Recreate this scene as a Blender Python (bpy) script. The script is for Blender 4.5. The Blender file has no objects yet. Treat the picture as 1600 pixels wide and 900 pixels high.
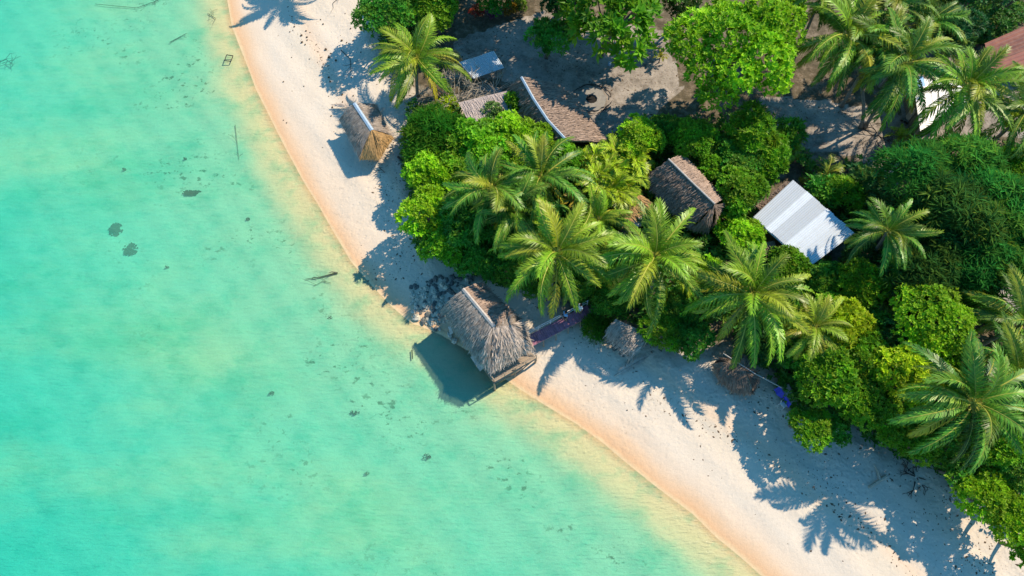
import bpy, math, random
import numpy as np
from mathutils import Vector, Matrix, noise
R = math.radians
scene = bpy.context.scene
C = scene.collection

# ---------------------------------------------------------------- camera
CAM_H, FPX, TILT = 56.0, 1120.0, R(25)
cam = bpy.data.objects.new('camera', bpy.data.cameras.new('camera'))
C.objects.link(cam)
cam.location = (0, 0, CAM_H); cam.rotation_euler = (TILT, 0, 0)
cam.data.sensor_width = 36; cam.data.lens = 36*FPX/1600
cam.data.clip_start = 0.5; cam.data.clip_end = 9000
scene.camera = cam
# ---------------------------------------------------------------- light
SUN_EL, SHADOW_AZ = 48, -147
world = bpy.data.worlds.new('World'); scene.world = world; world.use_nodes = True
nt = world.node_tree; bg = nt.nodes['Background']
sky = nt.nodes.new('ShaderNodeTexSky'); sky.sky_type = 'NISHITA'; sky.sun_disc = False
sky.sun_elevation = R(SUN_EL)
sky.air_density = 1.3; sky.dust_density = 0.0; sky.ozone_density = 8.0
sunaz = R(SHADOW_AZ + 180)                      # math angle of the sun from +x
sky.sun_rotation = R(90) - sunaz
hs = nt.nodes.new('ShaderNodeHueSaturation'); hs.inputs['Saturation'].default_value = 1.16; hs.inputs['Hue'].default_value = 0.485
nt.links.new(sky.outputs[0], hs.inputs['Color']); nt.links.new(hs.outputs[0], bg.inputs['Color']); bg.inputs['Strength'].default_value = 0.15
sun = bpy.data.objects.new('sun', bpy.data.lights.new('sun', 'SUN')); C.objects.link(sun)
sun.data.energy = 5.0; sun.data.angle = R(0.5); sun.data.color = (1.0, 0.84, 0.64)
sd_ = Vector((math.cos(R(SUN_EL))*math.cos(sunaz), math.cos(R(SUN_EL))*math.sin(sunaz), math.sin(R(SUN_EL))))
sun.rotation_euler = sd_.to_track_quat('Z', 'Y').to_euler()
sun.location = (40, 40, 80)
vs = scene.view_settings
vs.view_transform = 'Standard'; vs.look = 'None'; vs.exposure = 0.52; vs.gamma = 1; vs.use_curve_mapping = False
scene.render.engine = 'CYCLES'
scene.cycles.max_bounces = 8; scene.cycles.transparent_max_bounces = 8
scene.cycles.diffuse_bounces = 3; scene.cycles.caustics_reflective = False; scene.cycles.caustics_refractive = False

# ---------------------------------------------------------------- pixel -> world (reading positions off the photo)
_F = np.array([0, math.sin(TILT), -math.cos(TILT)]); _U = np.array([0, math.cos(TILT), math.sin(TILT)]); _R = np.array([1., 0, 0])
def at(u, v, z=0.0):
    d = _F + _R*(u-800)/FPX - _U*(v-450)/FPX
    t = (z-CAM_H)/d[2]
    return np.array([0, 0, CAM_H]) + d*t
def mpp(P):                                      # metres per photo pixel at a point
    return float((np.asarray(P)-[0, 0, CAM_H]) @ _F)/FPX

SHORE_PX = [(355,0),(362,40),(385,100),(400,140),(425,190),(450,240),(475,285),(497,320),(520,360),(548,408),(578,443),(608,475),
            (640,503),(690,524),(738,552),(775,582),(806,604),(850,632),(900,662),(941,692),(971,717),(1024,760),(1081,802),(1119,840),(1160,873),(1190,900)]
VEG_PX = [(575,-5),(588,60),(600,110),(640,160),(632,240),(640,330),(690,400),(745,432),(830,450),(900,520),(1010,550),(1100,560),(1180,600),(1235,650),
          (1330,690),(1430,720),(1500,780),(1600,865)]
def world_line(px, a, b): return np.array(a + [tuple(at(u, v)[:2]) for u, v in px] + b)
SHORE = world_line(SHORE_PX, [(-700,4000),(-120,500),(-45,140),(-33,85)], [(22,0),(40,-22),(160,-120),(900,-700),(4000,-3500)])
VEG = world_line(VEG_PX, [(-300,4000),(-60,500),(-20,140),(-13,85)], [(56,-4),(90,-22),(260,-140),(1200,-750),(5000,-3500)])
def sdist(X, Y, line):
    P = np.stack([X, Y], -1).reshape(-1, 2); best = np.full(len(P), 1e18); sg = np.ones(len(P))
    for a, b in zip(line[:-1], line[1:]):
        ab = b-a; t = np.clip(((P-a)@ab)/(ab@ab), 0, 1); q = a + t[:, None]*ab
        d2 = ((P-q)**2).sum(1); cr = ab[0]*(P[:, 1]-a[1]) - ab[1]*(P[:, 0]-a[0])
        m = d2 < best; best[m] = d2[m]; sg[m] = np.sign(cr[m])
    return (np.sqrt(best)*np.where(sg == 0, 1, sg)).reshape(np.shape(X))
# a walk down the line leaves the land on its left-hand side
def height(X, Y):
    s = sdist(X, Y, SHORE)
    land = 1.35*(1-np.exp(-np.maximum(s, 0)*0.10))
    sea = -2.6*(1-np.exp(np.minimum(s, 0)*0.055))
    und = 0.05*np.sin(X*0.9+1.3)*np.cos(Y*0.7) + 0.03*np.sin(X*2.1+Y*1.7)
    return np.where(s > 0, land, sea) + und*np.clip(np.abs(s)/4, 0, 1)
def gz(x, y): return float(height(np.array([x]), np.array([y]))[0])
def ground(u, v):
    z = 0.5
    for _ in range(4):
        P = at(u, v, z); z = gz(P[0], P[1])
    return np.array([P[0], P[1], z])

# ---------------------------------------------------------------- materials
def mat(name):
    m = bpy.data.materials.new(name); m.use_nodes = True
    n = m.node_tree.nodes; p = n['Principled BSDF']
    return m, m.node_tree, p
def N(t, typ, **kw):
    n = t.nodes.new(typ)
    for k, v in kw.items():
        if k.startswith('i_'): n.inputs[k[2:]].default_value = v
        else: setattr(n, k, v)
    return n
def L(t, a, b): t.links.new(a, b)
def ramp(t, fac, stops, interp='LINEAR'):
    r = N(t, 'ShaderNodeValToRGB'); r.color_ramp.interpolation = interp
    e = r.color_ramp.elements
    while len(e) < len(stops): e.new(0.5)
    for k, (p, c) in enumerate(stops):
        e[k].position = p; e[k].color = (c[0], c[1], c[2], 1) if not isinstance(c, (int, float)) else (c, c, c, 1)
    if fac is not None: L(t, fac, r.inputs[0])
    return r.outputs[0]
def mix(t, fac, a, b, mode='MIX'):
    m = N(t, 'ShaderNodeMix', data_type='RGBA', blend_type=mode)
    for s, v in ((0, fac), (6, a), (7, b)):
        if isinstance(v, bpy.types.NodeSocket): L(t, v, m.inputs[s])
        elif isinstance(v, (int, float)) and s: m.inputs[s].default_value = (v, v, v, 1)
        elif s: m.inputs[s].default_value = (*v, 1)
        else: m.inputs[s].default_value = v
    return m.outputs[2]
def mth(t, op, a, b=None, c=None):
    m = N(t, 'ShaderNodeMath', operation=op)
    for s, v in enumerate((a, b, c)):
        if v is None: continue
        if isinstance(v, bpy.types.NodeSocket): L(t, v, m.inputs[s])
        else: m.inputs[s].default_value = v
    return m.outputs[0]
def noi(t, vec, scale, detail=4, rough=0.55, dist=0.0):
    n = N(t, 'ShaderNodeTexNoise'); n.inputs['Scale'].default_value = scale; n.inputs['Detail'].default_value = detail
    n.inputs['Roughness'].default_value = rough; n.inputs['Distortion'].default_value = dist
    if vec is not None: L(t, vec, n.inputs['Vector'])
    return n.outputs['Fac']
def pos(t, scale=(1, 1, 1), rotz=0):
    g = N(t, 'ShaderNodeNewGeometry'); mp = N(t, 'ShaderNodeMapping'); mp.inputs['Scale'].default_value = scale
    mp.inputs['Rotation'].default_value = (0, 0, rotz)
    L(t, g.outputs['Position'], mp.inputs['Vector']); return mp.outputs[0]
def objco(t, scale=(1, 1, 1)):
    g = N(t, 'ShaderNodeTexCoord'); mp = N(t, 'ShaderNodeMapping'); mp.inputs['Scale'].default_value = scale
    L(t, g.outputs['Object'], mp.inputs['Vector']); return mp.outputs[0]
def attr(t, name):
    a = N(t, 'ShaderNodeAttribute'); a.attribute_name = name; return a
def bump(t, p, h, strength=0.5, dist=0.05):
    b = N(t, 'ShaderNodeBump'); b.inputs['Strength'].default_value = strength; b.inputs['Distance'].default_value = dist
    L(t, h, b.inputs['Height']); L(t, b.outputs[0], p.inputs['Normal']); return b

def leaf_material(name, transl=0.3, rough=0.45, spec=0.35):
    m, t, p = mat(name)
    oi = N(t, 'ShaderNodeObjectInfo'); a = attr(t, 'tint')
    sep = N(t, 'ShaderNodeSeparateColor'); L(t, a.outputs['Color'], sep.inputs[0])
    yel = mix(t, sep.outputs[1], oi.outputs['Color'], (0.36, 0.36, 0.02))
    br = mth(t, 'MULTIPLY', sep.outputs[0], mth(t, 'MULTIPLY_ADD', oi.outputs['Random'], 0.3, 0.85))
    bd = N(t, 'ShaderNodeCombineColor')
    for k in range(3): L(t, br, bd.inputs[k])
    col = mix(t, 1.0, yel, bd.outputs[0], 'MULTIPLY')
    rib = mix(t, sep.outputs[2], col, (0.55, 0.52, 0.10))
    L(t, rib, p.inputs['Base Color']); p.inputs['Roughness'].default_value = rough
    p.inputs['Specular IOR Level'].default_value = spec
    tr = N(t, 'ShaderNodeBsdfTranslucent'); L(t, rib, tr.inputs[0])
    ms = N(t, 'ShaderNodeMixShader'); ms.inputs[0].default_value = transl
    L(t, p.outputs[0], ms.inputs[1]); L(t, tr.outputs[0], ms.inputs[2])
    L(t, ms.outputs[0], t.nodes['Material Output'].inputs[0]); return m
M_LEAF = leaf_material('broad_leaf', 0.42, 0.5, 0.25); M_FROND = leaf_material('palm_frond', 0.22, 0.40, 0.30)

def tinted(name, col, rough=0.9, amp=0.5, nscale=6, bumpd=0.01, useattr=False, stretch=(1, 1, 1), spec=0.2, metal=0.0):
    m, t, p = mat(name); v = objco(t, stretch)
    n = noi(t, v, nscale, 5)
    c = ramp(t, n, [(0.25, tuple(x*(1-amp) for x in col)), (0.75, tuple(min(1, x*(1+amp*0.7)) for x in col))])
    if useattr:
        a = attr(t, 'tint'); c = mix(t, 1.0, c, a.outputs['Color'], 'MULTIPLY')
    L(t, c, p.inputs['Base Color']); p.inputs['Roughness'].default_value = rough
    p.inputs['Specular IOR Level'].default_value = spec; p.inputs['Metallic'].default_value = metal
    bump(t, p, n, 0.6, bumpd); return m
M_BARK = tinted('grey_bark', (0.20, 0.16, 0.12), amp=0.5, nscale=5, bumpd=0.03)
M_PTRUNK = tinted('palm_trunk', (0.27, 0.24, 0.20), amp=0.4, nscale=3, bumpd=0.03, stretch=(1, 1, 5))
M_TWIG = tinted('dry_twig', (0.42, 0.37, 0.29), amp=0.3)
M_DARKWOOD = tinted('wet_driftwood', (0.05, 0.04, 0.035), amp=0.4)
M_THATCH = tinted('grey_thatch', (0.31, 0.26, 0.215), amp=0.35, nscale=2.0, useattr=True)
M_TSTRAW = tinted('golden_straw', (0.50, 0.31, 0.13), amp=0.3, nscale=2.5, useattr=True)
M_TBROWN = tinted('brown_thatch', (0.26, 0.19, 0.145), amp=0.35, nscale=2.0, useattr=True)
M_WOOD = tinted('weathered_wood', (0.33, 0.26, 0.19), amp=0.35, nscale=8, stretch=(1, 1, 1))
M_BOARD = tinted('purple_boards', (0.34, 0.15, 0.21), amp=0.3, nscale=5, useattr=True, rough=0.7)
M_CAPBLUE = tinted('pale_tin', (0.34, 0.44, 0.54), amp=0.22, nscale=6, rough=0.45, spec=0.5)
M_CAPWHITE = tinted('grey_white_plank', (0.40, 0.37, 0.34), amp=0.25, nscale=5, rough=0.7)
M_WALL = tinted('woven_wall', (0.17, 0.13, 0.09), amp=0.4, nscale=12)
M_WHITE = tinted('white_paint', (0.68, 0.69, 0.70), amp=0.08, nscale=5, rough=0.5, spec=0.4)
M_BLUEP = tinted('blue_tarp', (0.015, 0.03, 0.42), amp=0.3, nscale=4, rough=0.5, spec=0.4)
M_LBLUE = tinted('light_blue_sheet', (0.20, 0.42, 0.72), amp=0.2, nscale=4, rough=0.5)
M_ROCK = tinted('beach_rock', (0.50, 0.47, 0.38), amp=0.55, nscale=2.2, bumpd=0.06)
M_ROCKD = tinted('dark_rock', (0.14, 0.15, 0.14), amp=0.6, nscale=2.5, bumpd=0.06)
M_CONC = tinted('concrete', (0.24, 0.225, 0.20), amp=0.2, nscale=4)
M_DARK = tinted('jet', (0.015, 0.014, 0.013), amp=0.3)
M_YEL = tinted('yellow_plastic', (0.85, 0.55, 0.02), amp=0.1, rough=0.5)
M_RED = tinted('red_leaf', (0.5, 0.04, 0.03), amp=0.3)
M_SKIN = tinted('skin', (0.33, 0.19, 0.12), amp=0.08, rough=0.6)
M_HAIR = tinted('dark_hair', (0.02, 0.015, 0.012), amp=0.2)
M_CLW = tinted('white_cloth', (0.75, 0.75, 0.76), amp=0.08)
M_CLD = tinted('dark_cloth', (0.03, 0.035, 0.06), amp=0.2)
M_SUNK = tinted('sunken_wood', (0.13, 0.13, 0.09), amp=0.3)
M_CORAL = tinted('coral_head', (0.05, 0.055, 0.04), amp=0.6, nscale=4, bumpd=0.1)
M_DRYFROND = tinted('dry_frond', (0.50, 0.42, 0.35), amp=0.3, nscale=3)
M_COCO = tinted('coconut_husk', (0.34, 0.25, 0.06), amp=0.4, rough=0.5)
M_LITTER = tinted('leaf_litter', (0.13, 0.09, 0.06), amp=0.6, nscale=1.5)

def corrugated(name, col, rust=0.0):
    m, t, p = mat(name); a = attr(t, 'tint')
    n = noi(t, objco(t, (1, 1, 1)), 1.6, 6, 0.65)
    base = mix(t, 1.0, col, a.outputs['Color'], 'MULTIPLY')
    dirt = ramp(t, n, [(0.42, 0.0), (0.75, 1.0)])
    c = mix(t, mth(t, 'MULTIPLY', dirt, 0.25+rust), base, (0.28, 0.12, 0.07) if rust else (0.42, 0.42, 0.44))
    L(t, c, p.inputs['Base Color']); p.inputs['Roughness'].default_value = 0.55; p.inputs['Specular IOR Level'].default_value = 0.4
    bump(t, p, n, 0.2, 0.01); return m
M_TIN = corrugated('corrugated_sheet', (0.53, 0.585, 0.63)); M_RUST = corrugated('rusty_red_sheet', (0.26, 0.085, 0.06), 0.6)

YARD_PX = [[(690,120),(715,60),(860,15),(1040,50),(1065,140),(1000,205),(940,235),(880,170),(800,125)], [(1180,150),(1300,160),(1400,180),(1450,215),(1400,292),(1340,245),(1240,232)],
           [(1540,440),(1600,395),(1640,420),(1640,540),(1570,490)], [(1390,100),(1640,80),(1640,215),(1420,225)], [(700,150),(760,130),(810,150),(740,200)]]
def inside(P, poly):
    x, y = P[:, 0], P[:, 1]; r = np.zeros(len(P), bool); n = len(poly)
    for i in range(n):
        (x1, y1), (x2, y2) = poly[i], poly[(i+1) % n]
        c = ((y1 > y) != (y2 > y)) & (x < (x2-x1)*(y-y1)/(y2-y1+1e-12)+x1); r ^= c
    return r
def yard_mask(X, Y):
    P = np.stack([X, Y], -1).reshape(-1, 2); m = np.zeros(len(P), bool)
    for poly in YARD_PX: m |= inside(P, np.array([at(u, v, 1.2)[:2] for u, v in poly]))
    return m.reshape(X.shape).astype(float)
def sand_material():
    m, t, p = mat('sand'); v = pos(t)
    s = attr(t, 'shore').outputs['Fac']; g = attr(t, 'inland').outputs['Fac']
    warp = noi(t, v, 0.25, 4); wf = noi(t, v, 1.8, 5)
    dry = N(t, 'ShaderNodeMapRange'); L(t, s, dry.inputs[0]); dry.inputs[1].default_value = 0.0; dry.inputs[2].default_value = 1.5; dry.inputs[3].default_value = 0.12
    wsum = mth(t, 'ADD', mth(t, 'MULTIPLY_ADD', warp, 0.9, -0.45), mth(t, 'MULTIPLY_ADD', noi(t, v, 0.07, 2), 2.4, -1.2))
    s1 = mth(t, 'ADD', mth(t, 'ADD', s, mth(t, 'MULTIPLY', wsum, dry.outputs[0])), mth(t, 'MULTIPLY_ADD', wf, 0.4, -0.2))
    f = mth(t, 'MULTIPLY_ADD', s1, 1/20.0, 0.2)      # -4 m -> 0, 16 m -> 1
    q = lambda x: (x+4)/20
    cream = (0.605, 0.53, 0.435); pink = (0.62, 0.50, 0.38); wet = (0.62, 0.385, 0.215)
    col = ramp(t, f, [(0, (0.74, 0.72, 0.52)), (q(-0.6), (0.70, 0.66, 0.42)), (q(-0.1), (0.66, 0.53, 0.31)), (q(0.35), wet), (q(1.0), (0.62, 0.43, 0.275)),
                      (q(1.9), pink), (q(3.3), (0.59, 0.52, 0.43)), (q(4.5), cream), (q(6.4), (0.59, 0.52, 0.42)), (q(7.2), (0.61, 0.48, 0.36)), (q(8.6), (0.58, 0.52, 0.44)), (1, (0.57, 0.50, 0.42))])
    big = noi(t, v, 0.10, 3); col = mix(t, mth(t, 'MULTIPLY', ramp(t, big, [(0.4, 0.0), (0.65, 0.45)]), dry.outputs[0]), col, (0.62, 0.50, 0.37))
    fine = noi(t, v, 9, 6, 0.7); col = mix(t, 1.0, col, ramp(t, fine, [(0.25, 0.86), (0.75, 1.05)]), 'MULTIPLY')
    # footprints and crumbs towards the trees
    vo = N(t, 'ShaderNodeTexVoronoi'); vo.inputs['Scale'].default_value = 1.9; L(t, v, vo.inputs['Vector'])
    near = N(t, 'ShaderNodeMapRange'); L(t, g, near.inputs[0]); near.inputs[1].default_value = -13; near.inputs[2].default_value = -1
    patch = ramp(t, noi(t, v, 0.35, 4), [(0.45, 0), (0.6, 1)])
    crumbs = mth(t, 'MULTIPLY', ramp(t, noi(t, v, 4.5, 6, 0.75), [(0.56, 0), (0.64, 1)]), mth(t, 'MULTIPLY', near.outputs[0], patch))
    col = mix(t, mth(t, 'MULTIPLY', crumbs, 0.75), col, (0.16, 0.12, 0.09))
    # inland earth
    gf = mth(t, 'ADD', g, mth(t, 'MULTIPLY_ADD', noi(t, v, 0.5, 5), 5.0, -2.5))
    e = noi(t, v, 1.3, 8, 0.7); e2 = noi(t, v, 0.22, 4)
    earth = ramp(t, e, [(0.3, (0.10, 0.085, 0.07)), (0.5, (0.24, 0.21, 0.18)), (0.7, (0.33, 0.29, 0.255))])
    yd = mth(t, 'ADD', attr(t, 'yard').outputs['Fac'], mth(t, 'MULTIPLY_ADD', noi(t, v, 0.8, 5, 0.65), 1.6, -0.8))
    wild = ramp(t, e, [(0.3, (0.05, 0.045, 0.03)), (0.5, (0.11, 0.09, 0.06)), (0.72, (0.26, 0.21, 0.16))])
    earth = mix(t, ramp(t, e2, [(0.46, 0), (0.62, 0.85)]), earth, mix(t, 1.0, (0.40, 0.355, 0.31), ramp(t, fine, [(0.2, 0.8), (0.8, 1.1)]), 'MULTIPLY'))
    earth = mix(t, ramp(t, yd, [(0.3, 0), (0.6, 1)]), wild, earth)
    litter = ramp(t, noi(t, v, 5.5, 6, 0.7), [(0.56, 0), (0.66, 0.7)]); earth = mix(t, litter, earth, (0.10, 0.075, 0.05))
    mr = N(t, 'ShaderNodeMapRange'); L(t, gf, mr.inputs[0]); mr.inputs[1].default_value = -0.8; mr.inputs[2].default_value = 1.8
    col = mix(t, mr.outputs[0], col, earth)
    # seaweed on the sea floor
    vv = pos(t, (1, 1.3, 1)); w1 = noi(t, vv, 1.5, 5, 0.65); w2 = noi(t, vv, 0.13, 3)
    weed = mth(t, 'MULTIPLY', ramp(t, w1, [(0.57, 0), (0.64, 1)]), ramp(t, w2, [(0.47, 0), (0.58, 1)]))
    deep = N(t, 'ShaderNodeMapRange'); L(t, s, deep.inputs[0]); deep.inputs[1].default_value = -2.0; deep.inputs[2].default_value = -4.5
    far = N(t, 'ShaderNodeMapRange'); L(t, s, far.inputs[0]); far.inputs[1].default_value = -12.0; far.inputs[2].default_value = -20.0; far.inputs[3].default_value = 1.0; far.inputs[4].default_value = 0.18
    weed = mth(t, 'MULTIPLY', mth(t, 'MULTIPLY', weed, deep.outputs[0]), far.outputs[0])
    col = mix(t, mth(t, 'MULTIPLY', weed, 0.8), col, (0.06, 0.12, 0.06))
    L(t, col, p.inputs['Base Color']); p.inputs['Roughness'].default_value = 0.95; p.inputs['Specular IOR Level'].default_value = 0.1
    pits = mth(t, 'MULTIPLY', ramp(t, vo.outputs['Distance'], [(0.0, 0), (0.30, 1)]), mth(t, 'MULTIPLY', mth(t, 'MULTIPLY', near.outputs[0], 2.0), ramp(t, noi(t, v, 0.6, 3), [(0.42, 0.1), (0.58, 1)])))
    hgt = mth(t, 'ADD', mth(t, 'ADD', mth(t, 'MULTIPLY', fine, 0.6), mth(t, 'MULTIPLY', noi(t, v, 2.4, 4, 0.6), 0.9)), pits)
    bump(t, p, hgt, 0.34, 0.08); return m
M_SAND = sand_material()

def water_material():
    m, t, p = mat('sea_water')
    s = attr(t, 'shore').outputs['Fac']; v = pos(t)
    d = mth(t, 'MULTIPLY', s, -1.0)
    warp = noi(t, v, 0.12, 4, 0.6); warp2 = noi(t, pos(t, (0.6, 1.2, 1), R(28)), 0.30, 6, 0.7)
    dd = mth(t, 'ADD', d, mth(t, 'MULTIPLY_ADD', warp, 4.0, -2.0)); dd = mth(t, 'ADD', dd, mth(t, 'MULTIPLY_ADD', warp2, 2.2, -1.1))
    lim = mth(t, 'MAXIMUM', mth(t, 'MINIMUM', dd, mth(t, 'MULTIPLY', d, 1.2)), mth(t, 'MULTIPLY', d, 0.85))
    f = mth(t, 'DIVIDE', lim, 40.0)
    q = lambda x: x/40
    tint = ramp(t, f, [(0, (1, 0.99, 0.95)), (q(0.9), (0.97, 1, 0.92)), (q(2.1), (0.86, 0.97, 0.89)), (q(3.9), (0.57, 0.96, 0.90)), (q(14), (0.41, 0.96, 0.93)), (q(26), (0.32, 0.95, 0.95)), (1, (0.21, 0.93, 0.94))])
    body = ramp(t, f, [(0, (0.80, 0.72, 0.36)), (q(2.5), (0.52, 0.66, 0.38)), (q(5.5), (0.26, 0.60, 0.40)), (q(18), (0.15, 0.60, 0.40)), (q(30), (0.05, 0.53, 0.39)), (1, (0.01, 0.46, 0.37))])
    sb = noi(t, pos(t, (0.5, 1.5, 1), R(30)), 0.085, 5, 0.6)
    body = mix(t, mth(t, 'MULTIPLY', ramp(t, sb, [(0.47, 0), (0.66, 1)]), 0.35), body, (0.42, 0.68, 0.34))
    sb2 = noi(t, pos(t, (0.5, 1.4, 1), R(-52)), 0.10, 6, 0.65)
    body = mix(t, mth(t, 'MULTIPLY', ramp(t, sb2, [(0.52, 0), (0.68, 1)]), 0.5), body, (0.04, 0.52, 0.30))
    mo = noi(t, pos(t, (0.8, 1.3, 1), R(20)), 0.42, 7, 0.72)
    body = mix(t, 1.0, body, ramp(t, mo, [(0.34, (0.66, 0.88, 0.88)), (0.5, (1, 1, 1)), (0.64, (1.08, 1.03, 1.0))]), 'MULTIPLY')
    tint = mix(t, 1.0, tint, ramp(t, mo, [(0.34, (0.70, 0.93, 0.92)), (0.52, (1, 1, 1))]), 'MULTIPLY')
    off = ramp(t, mth(t, 'DIVIDE', d, 20.0), [(0.35, 0), (0.7, 1)])
    tint = mix(t, mth(t, 'MULTIPLY', mth(t, 'MULTIPLY', ramp(t, sb, [(0.47, 0), (0.66, 1)]), 0.6), off), tint, mix(t, 1.0, tint, (1.7, 1.02, 0.90), 'MULTIPLY'))
    tint = mix(t, mth(t, 'MULTIPLY', mth(t, 'MULTIPLY', ramp(t, sb2, [(0.50, 0), (0.64, 1)]), 0.7), off), tint, mix(t, 1.0, tint, (0.55, 0.88, 0.85), 'MULTIPLY'))
    st = noi(t, pos(t, (0.35, 2.2, 1), R(-6)), 1.6, 6, 0.7)
    body = mix(t, 1.0, body, ramp(t, st, [(0.3, 0.94), (0.7, 1.06)]), 'MULTIPLY')  # wave shading put into the water colour as faint streaks
    t2 = mix(t, 1.0, tint, ramp(t, st, [(0.3, 0.965), (0.7, 1.0)]), 'MULTIPLY')
    tr = N(t, 'ShaderNodeBsdfTransparent'); L(t, t2, tr.inputs[0])
    df = N(t, 'ShaderNodeBsdfDiffuse'); L(t, body, df.inputs[0])
    gl = N(t, 'ShaderNodeBsdfGlossy'); gl.inputs['Roughness'].default_value = 0.22
    b = N(t, 'ShaderNodeBump'); b.inputs['Strength'].default_value = 0.35; b.inputs['Distance'].default_value = 0.09
    r2 = noi(t, pos(t, (0.5, 1.6, 1), R(-4)), 3.2, 4, 0.6)
    L(t, mth(t, 'ADD', r2, st), b.inputs['Height'])
    L(t, b.outputs[0], gl.inputs['Normal']); L(t, b.outputs[0], df.inputs['Normal'])
    fac = ramp(t, mth(t, 'DIVIDE', d, 20.0), [(0, 0.0), (0.05, 0.04), (0.25, 0.15), (0.6, 0.24), (1, 0.30)])
    ms = N(t, 'ShaderNodeMixShader'); L(t, fac, ms.inputs[0]); L(t, tr.outputs[0], ms.inputs[1]); L(t, df.outputs[0], ms.inputs[2])
    fr = N(t, 'ShaderNodeFresnel'); fr.inputs['IOR'].default_value = 1.33; L(t, b.outputs[0], fr.inputs['Normal'])
    m2 = N(t, 'ShaderNodeMixShader'); L(t, fr.outputs[0], m2.inputs[0]); L(t, ms.outputs[0], m2.inputs[1]); L(t, gl.outputs[0], m2.inputs[2])
    L(t, m2.outputs[0], t.nodes['Material Output'].inputs[0]); t.nodes.remove(p); return m
M_WATER = water_material()

# ---------------------------------------------------------------- mesh helpers
class MB:
    def __init__(s): s.v = []; s.f = []; s.c = []; s.n = 0
    def add(s, verts, faces, col=(1, 1, 1)):
        verts = np.asarray(verts, float).reshape(-1, 3)
        s.f += [tuple(i+s.n for i in f) for f in faces]
        s.v.append(verts); c = np.asarray(col, float)
        s.c.append(np.tile(c, (len(verts), 1)) if c.ndim == 1 else c); s.n += len(verts)
    def box(s, c, size, rotz=0.0, col=(1, 1, 1), tilt=0.0):
        x, y, z = [k/2 for k in size]
        V = np.array([(a*x, b*y, d*z) for d in (-1, 1) for a, b in ((-1, -1), (1, -1), (1, 1), (-1, 1))])
        ct, stt = math.cos(tilt), math.sin(tilt); V = V @ np.array([[1, 0, 0], [0, ct, -stt], [0, stt, ct]]).T
        ca, sa = math.cos(rotz), math.sin(rotz); V = V @ np.array([[ca, -sa, 0], [sa, ca, 0], [0, 0, 1]]).T + np.asarray(c, float)
        s.add(V, [(0, 3, 2, 1), (4, 5, 6, 7), (0, 1, 5, 4), (1, 2, 6, 5), (2, 3, 7, 6), (3, 0, 4, 7)], col)
    def slab(s, quad, th, col=(1, 1, 1)):       # four corners in order, thickness downwards
        q = np.asarray(quad, float); b = q - np.array([0, 0, th])
        s.add(np.vstack([q, b]), [(0, 1, 2, 3), (7, 6, 5, 4), (0, 4, 5, 1), (1, 5, 6, 2), (2, 6, 7, 3), (3, 7, 4, 0)], col)
    def tube(s, pts, rad, seg=6, col=(1, 1, 1), cap=True):
        pts = np.asarray(pts, float); n = len(pts); rad = np.broadcast_to(rad, (n,)); V = []
        for i in range(n):
            d = pts[min(i+1, n-1)] - pts[max(i-1, 0)]; d = d/(np.linalg.norm(d)+1e-9)
            a = np.cross(d, (0, 0, 1)) if abs(d[2]) < 0.9 else np.cross(d, (1, 0, 0)); a /= np.linalg.norm(a); b = np.cross(d, a)
            for k in range(seg):
                th = 2*math.pi*k/seg; V.append(pts[i] + rad[i]*(math.cos(th)*a + math.sin(th)*b))
        F = [(i*seg+k, i*seg+(k+1) % seg, (i+1)*seg+(k+1) % seg, (i+1)*seg+k) for i in range(n-1) for k in range(seg)]
        if cap: F += [tuple(range(seg-1, -1, -1)), tuple((n-1)*seg+k for k in range(seg))]
        s.add(V, F, col)
    def ball(s, c, r, seg=8, rings=5, jit=0.0, rng=None, col=(1, 1, 1)):
        V = [(0, 0, -1)]
        for i in range(1, rings):
            ph = -math.pi/2 + math.pi*i/rings
            for k in range(seg): V.append((math.cos(ph)*math.cos(2*math.pi*k/seg), math.cos(ph)*math.sin(2*math.pi*k/seg), math.sin(ph)))
        V.append((0, 0, 1)); V = np.array(V)
        if jit: V *= (1 + jit*(rng.random((len(V), 1))-0.5)*2)
        V = V*np.asarray(r) + np.asarray(c, float); last = len(V)-1; F = []
        for k in range(seg):
            k2 = (k+1) % seg; F.append((0, 1+k2, 1+k)); F.append((last, 1+(rings-2)*seg+k, 1+(rings-2)*seg+k2))
            for i in range(rings-2): F.append((1+i*seg+k, 1+i*seg+k2, 1+(i+1)*seg+k2, 1+(i+1)*seg+k))
        s.add(V, F, col)
    def mesh(s, name, m, smooth=False):
        me = bpy.data.meshes.new(name)
        me.from_pydata(np.vstack(s.v).tolist(), [], s.f)
        a = me.color_attributes.new('tint', 'FLOAT_COLOR', 'POINT')
        cc = np.vstack(s.c); a.data.foreach_set('color', np.hstack([cc, np.ones((len(cc), 1))]).astype(np.float32).ravel())
        me.materials.append(m)
        if smooth: me.polygons.foreach_set('use_smooth', [True]*len(me.polygons))
        me.update(); return me
def link(name, me, parent=None, loc=None, rot=None, scale=None):
    o = bpy.data.objects.new(name, me); C.objects.link(o)
    if parent is not None: o.parent = parent
    if loc is not None: o.location = loc
    if rot is not None: o.rotation_euler = rot
    if scale is not None: o.scale = (scale,)*3 if isinstance(scale, (int, float)) else scale
    return o
def tag(o, label, cat, group=None, kind=None):
    if label: o['label'] = label
    if cat: o['category'] = cat
    if group: o['group'] = group
    if kind: o['kind'] = kind
    return o
def thing(name, label, cat, loc, group=None, rotz=0):
    return tag(link(name, None, None, tuple(loc), (0, 0, rotz)), label, cat, group)
class Local(MB):                                 # collects world coordinates, stored relative to a root
    def __init__(s, root): super().__init__(); s.root = root
    def part(s, name, m, parent=None, smooth=False, label=None):
        off = np.array(s.root.location); s.v = [a - off for a in s.v]
        o = link(name, s.mesh(name, m, smooth), parent or s.root)
        if label: o['label'] = label
        return o

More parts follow.
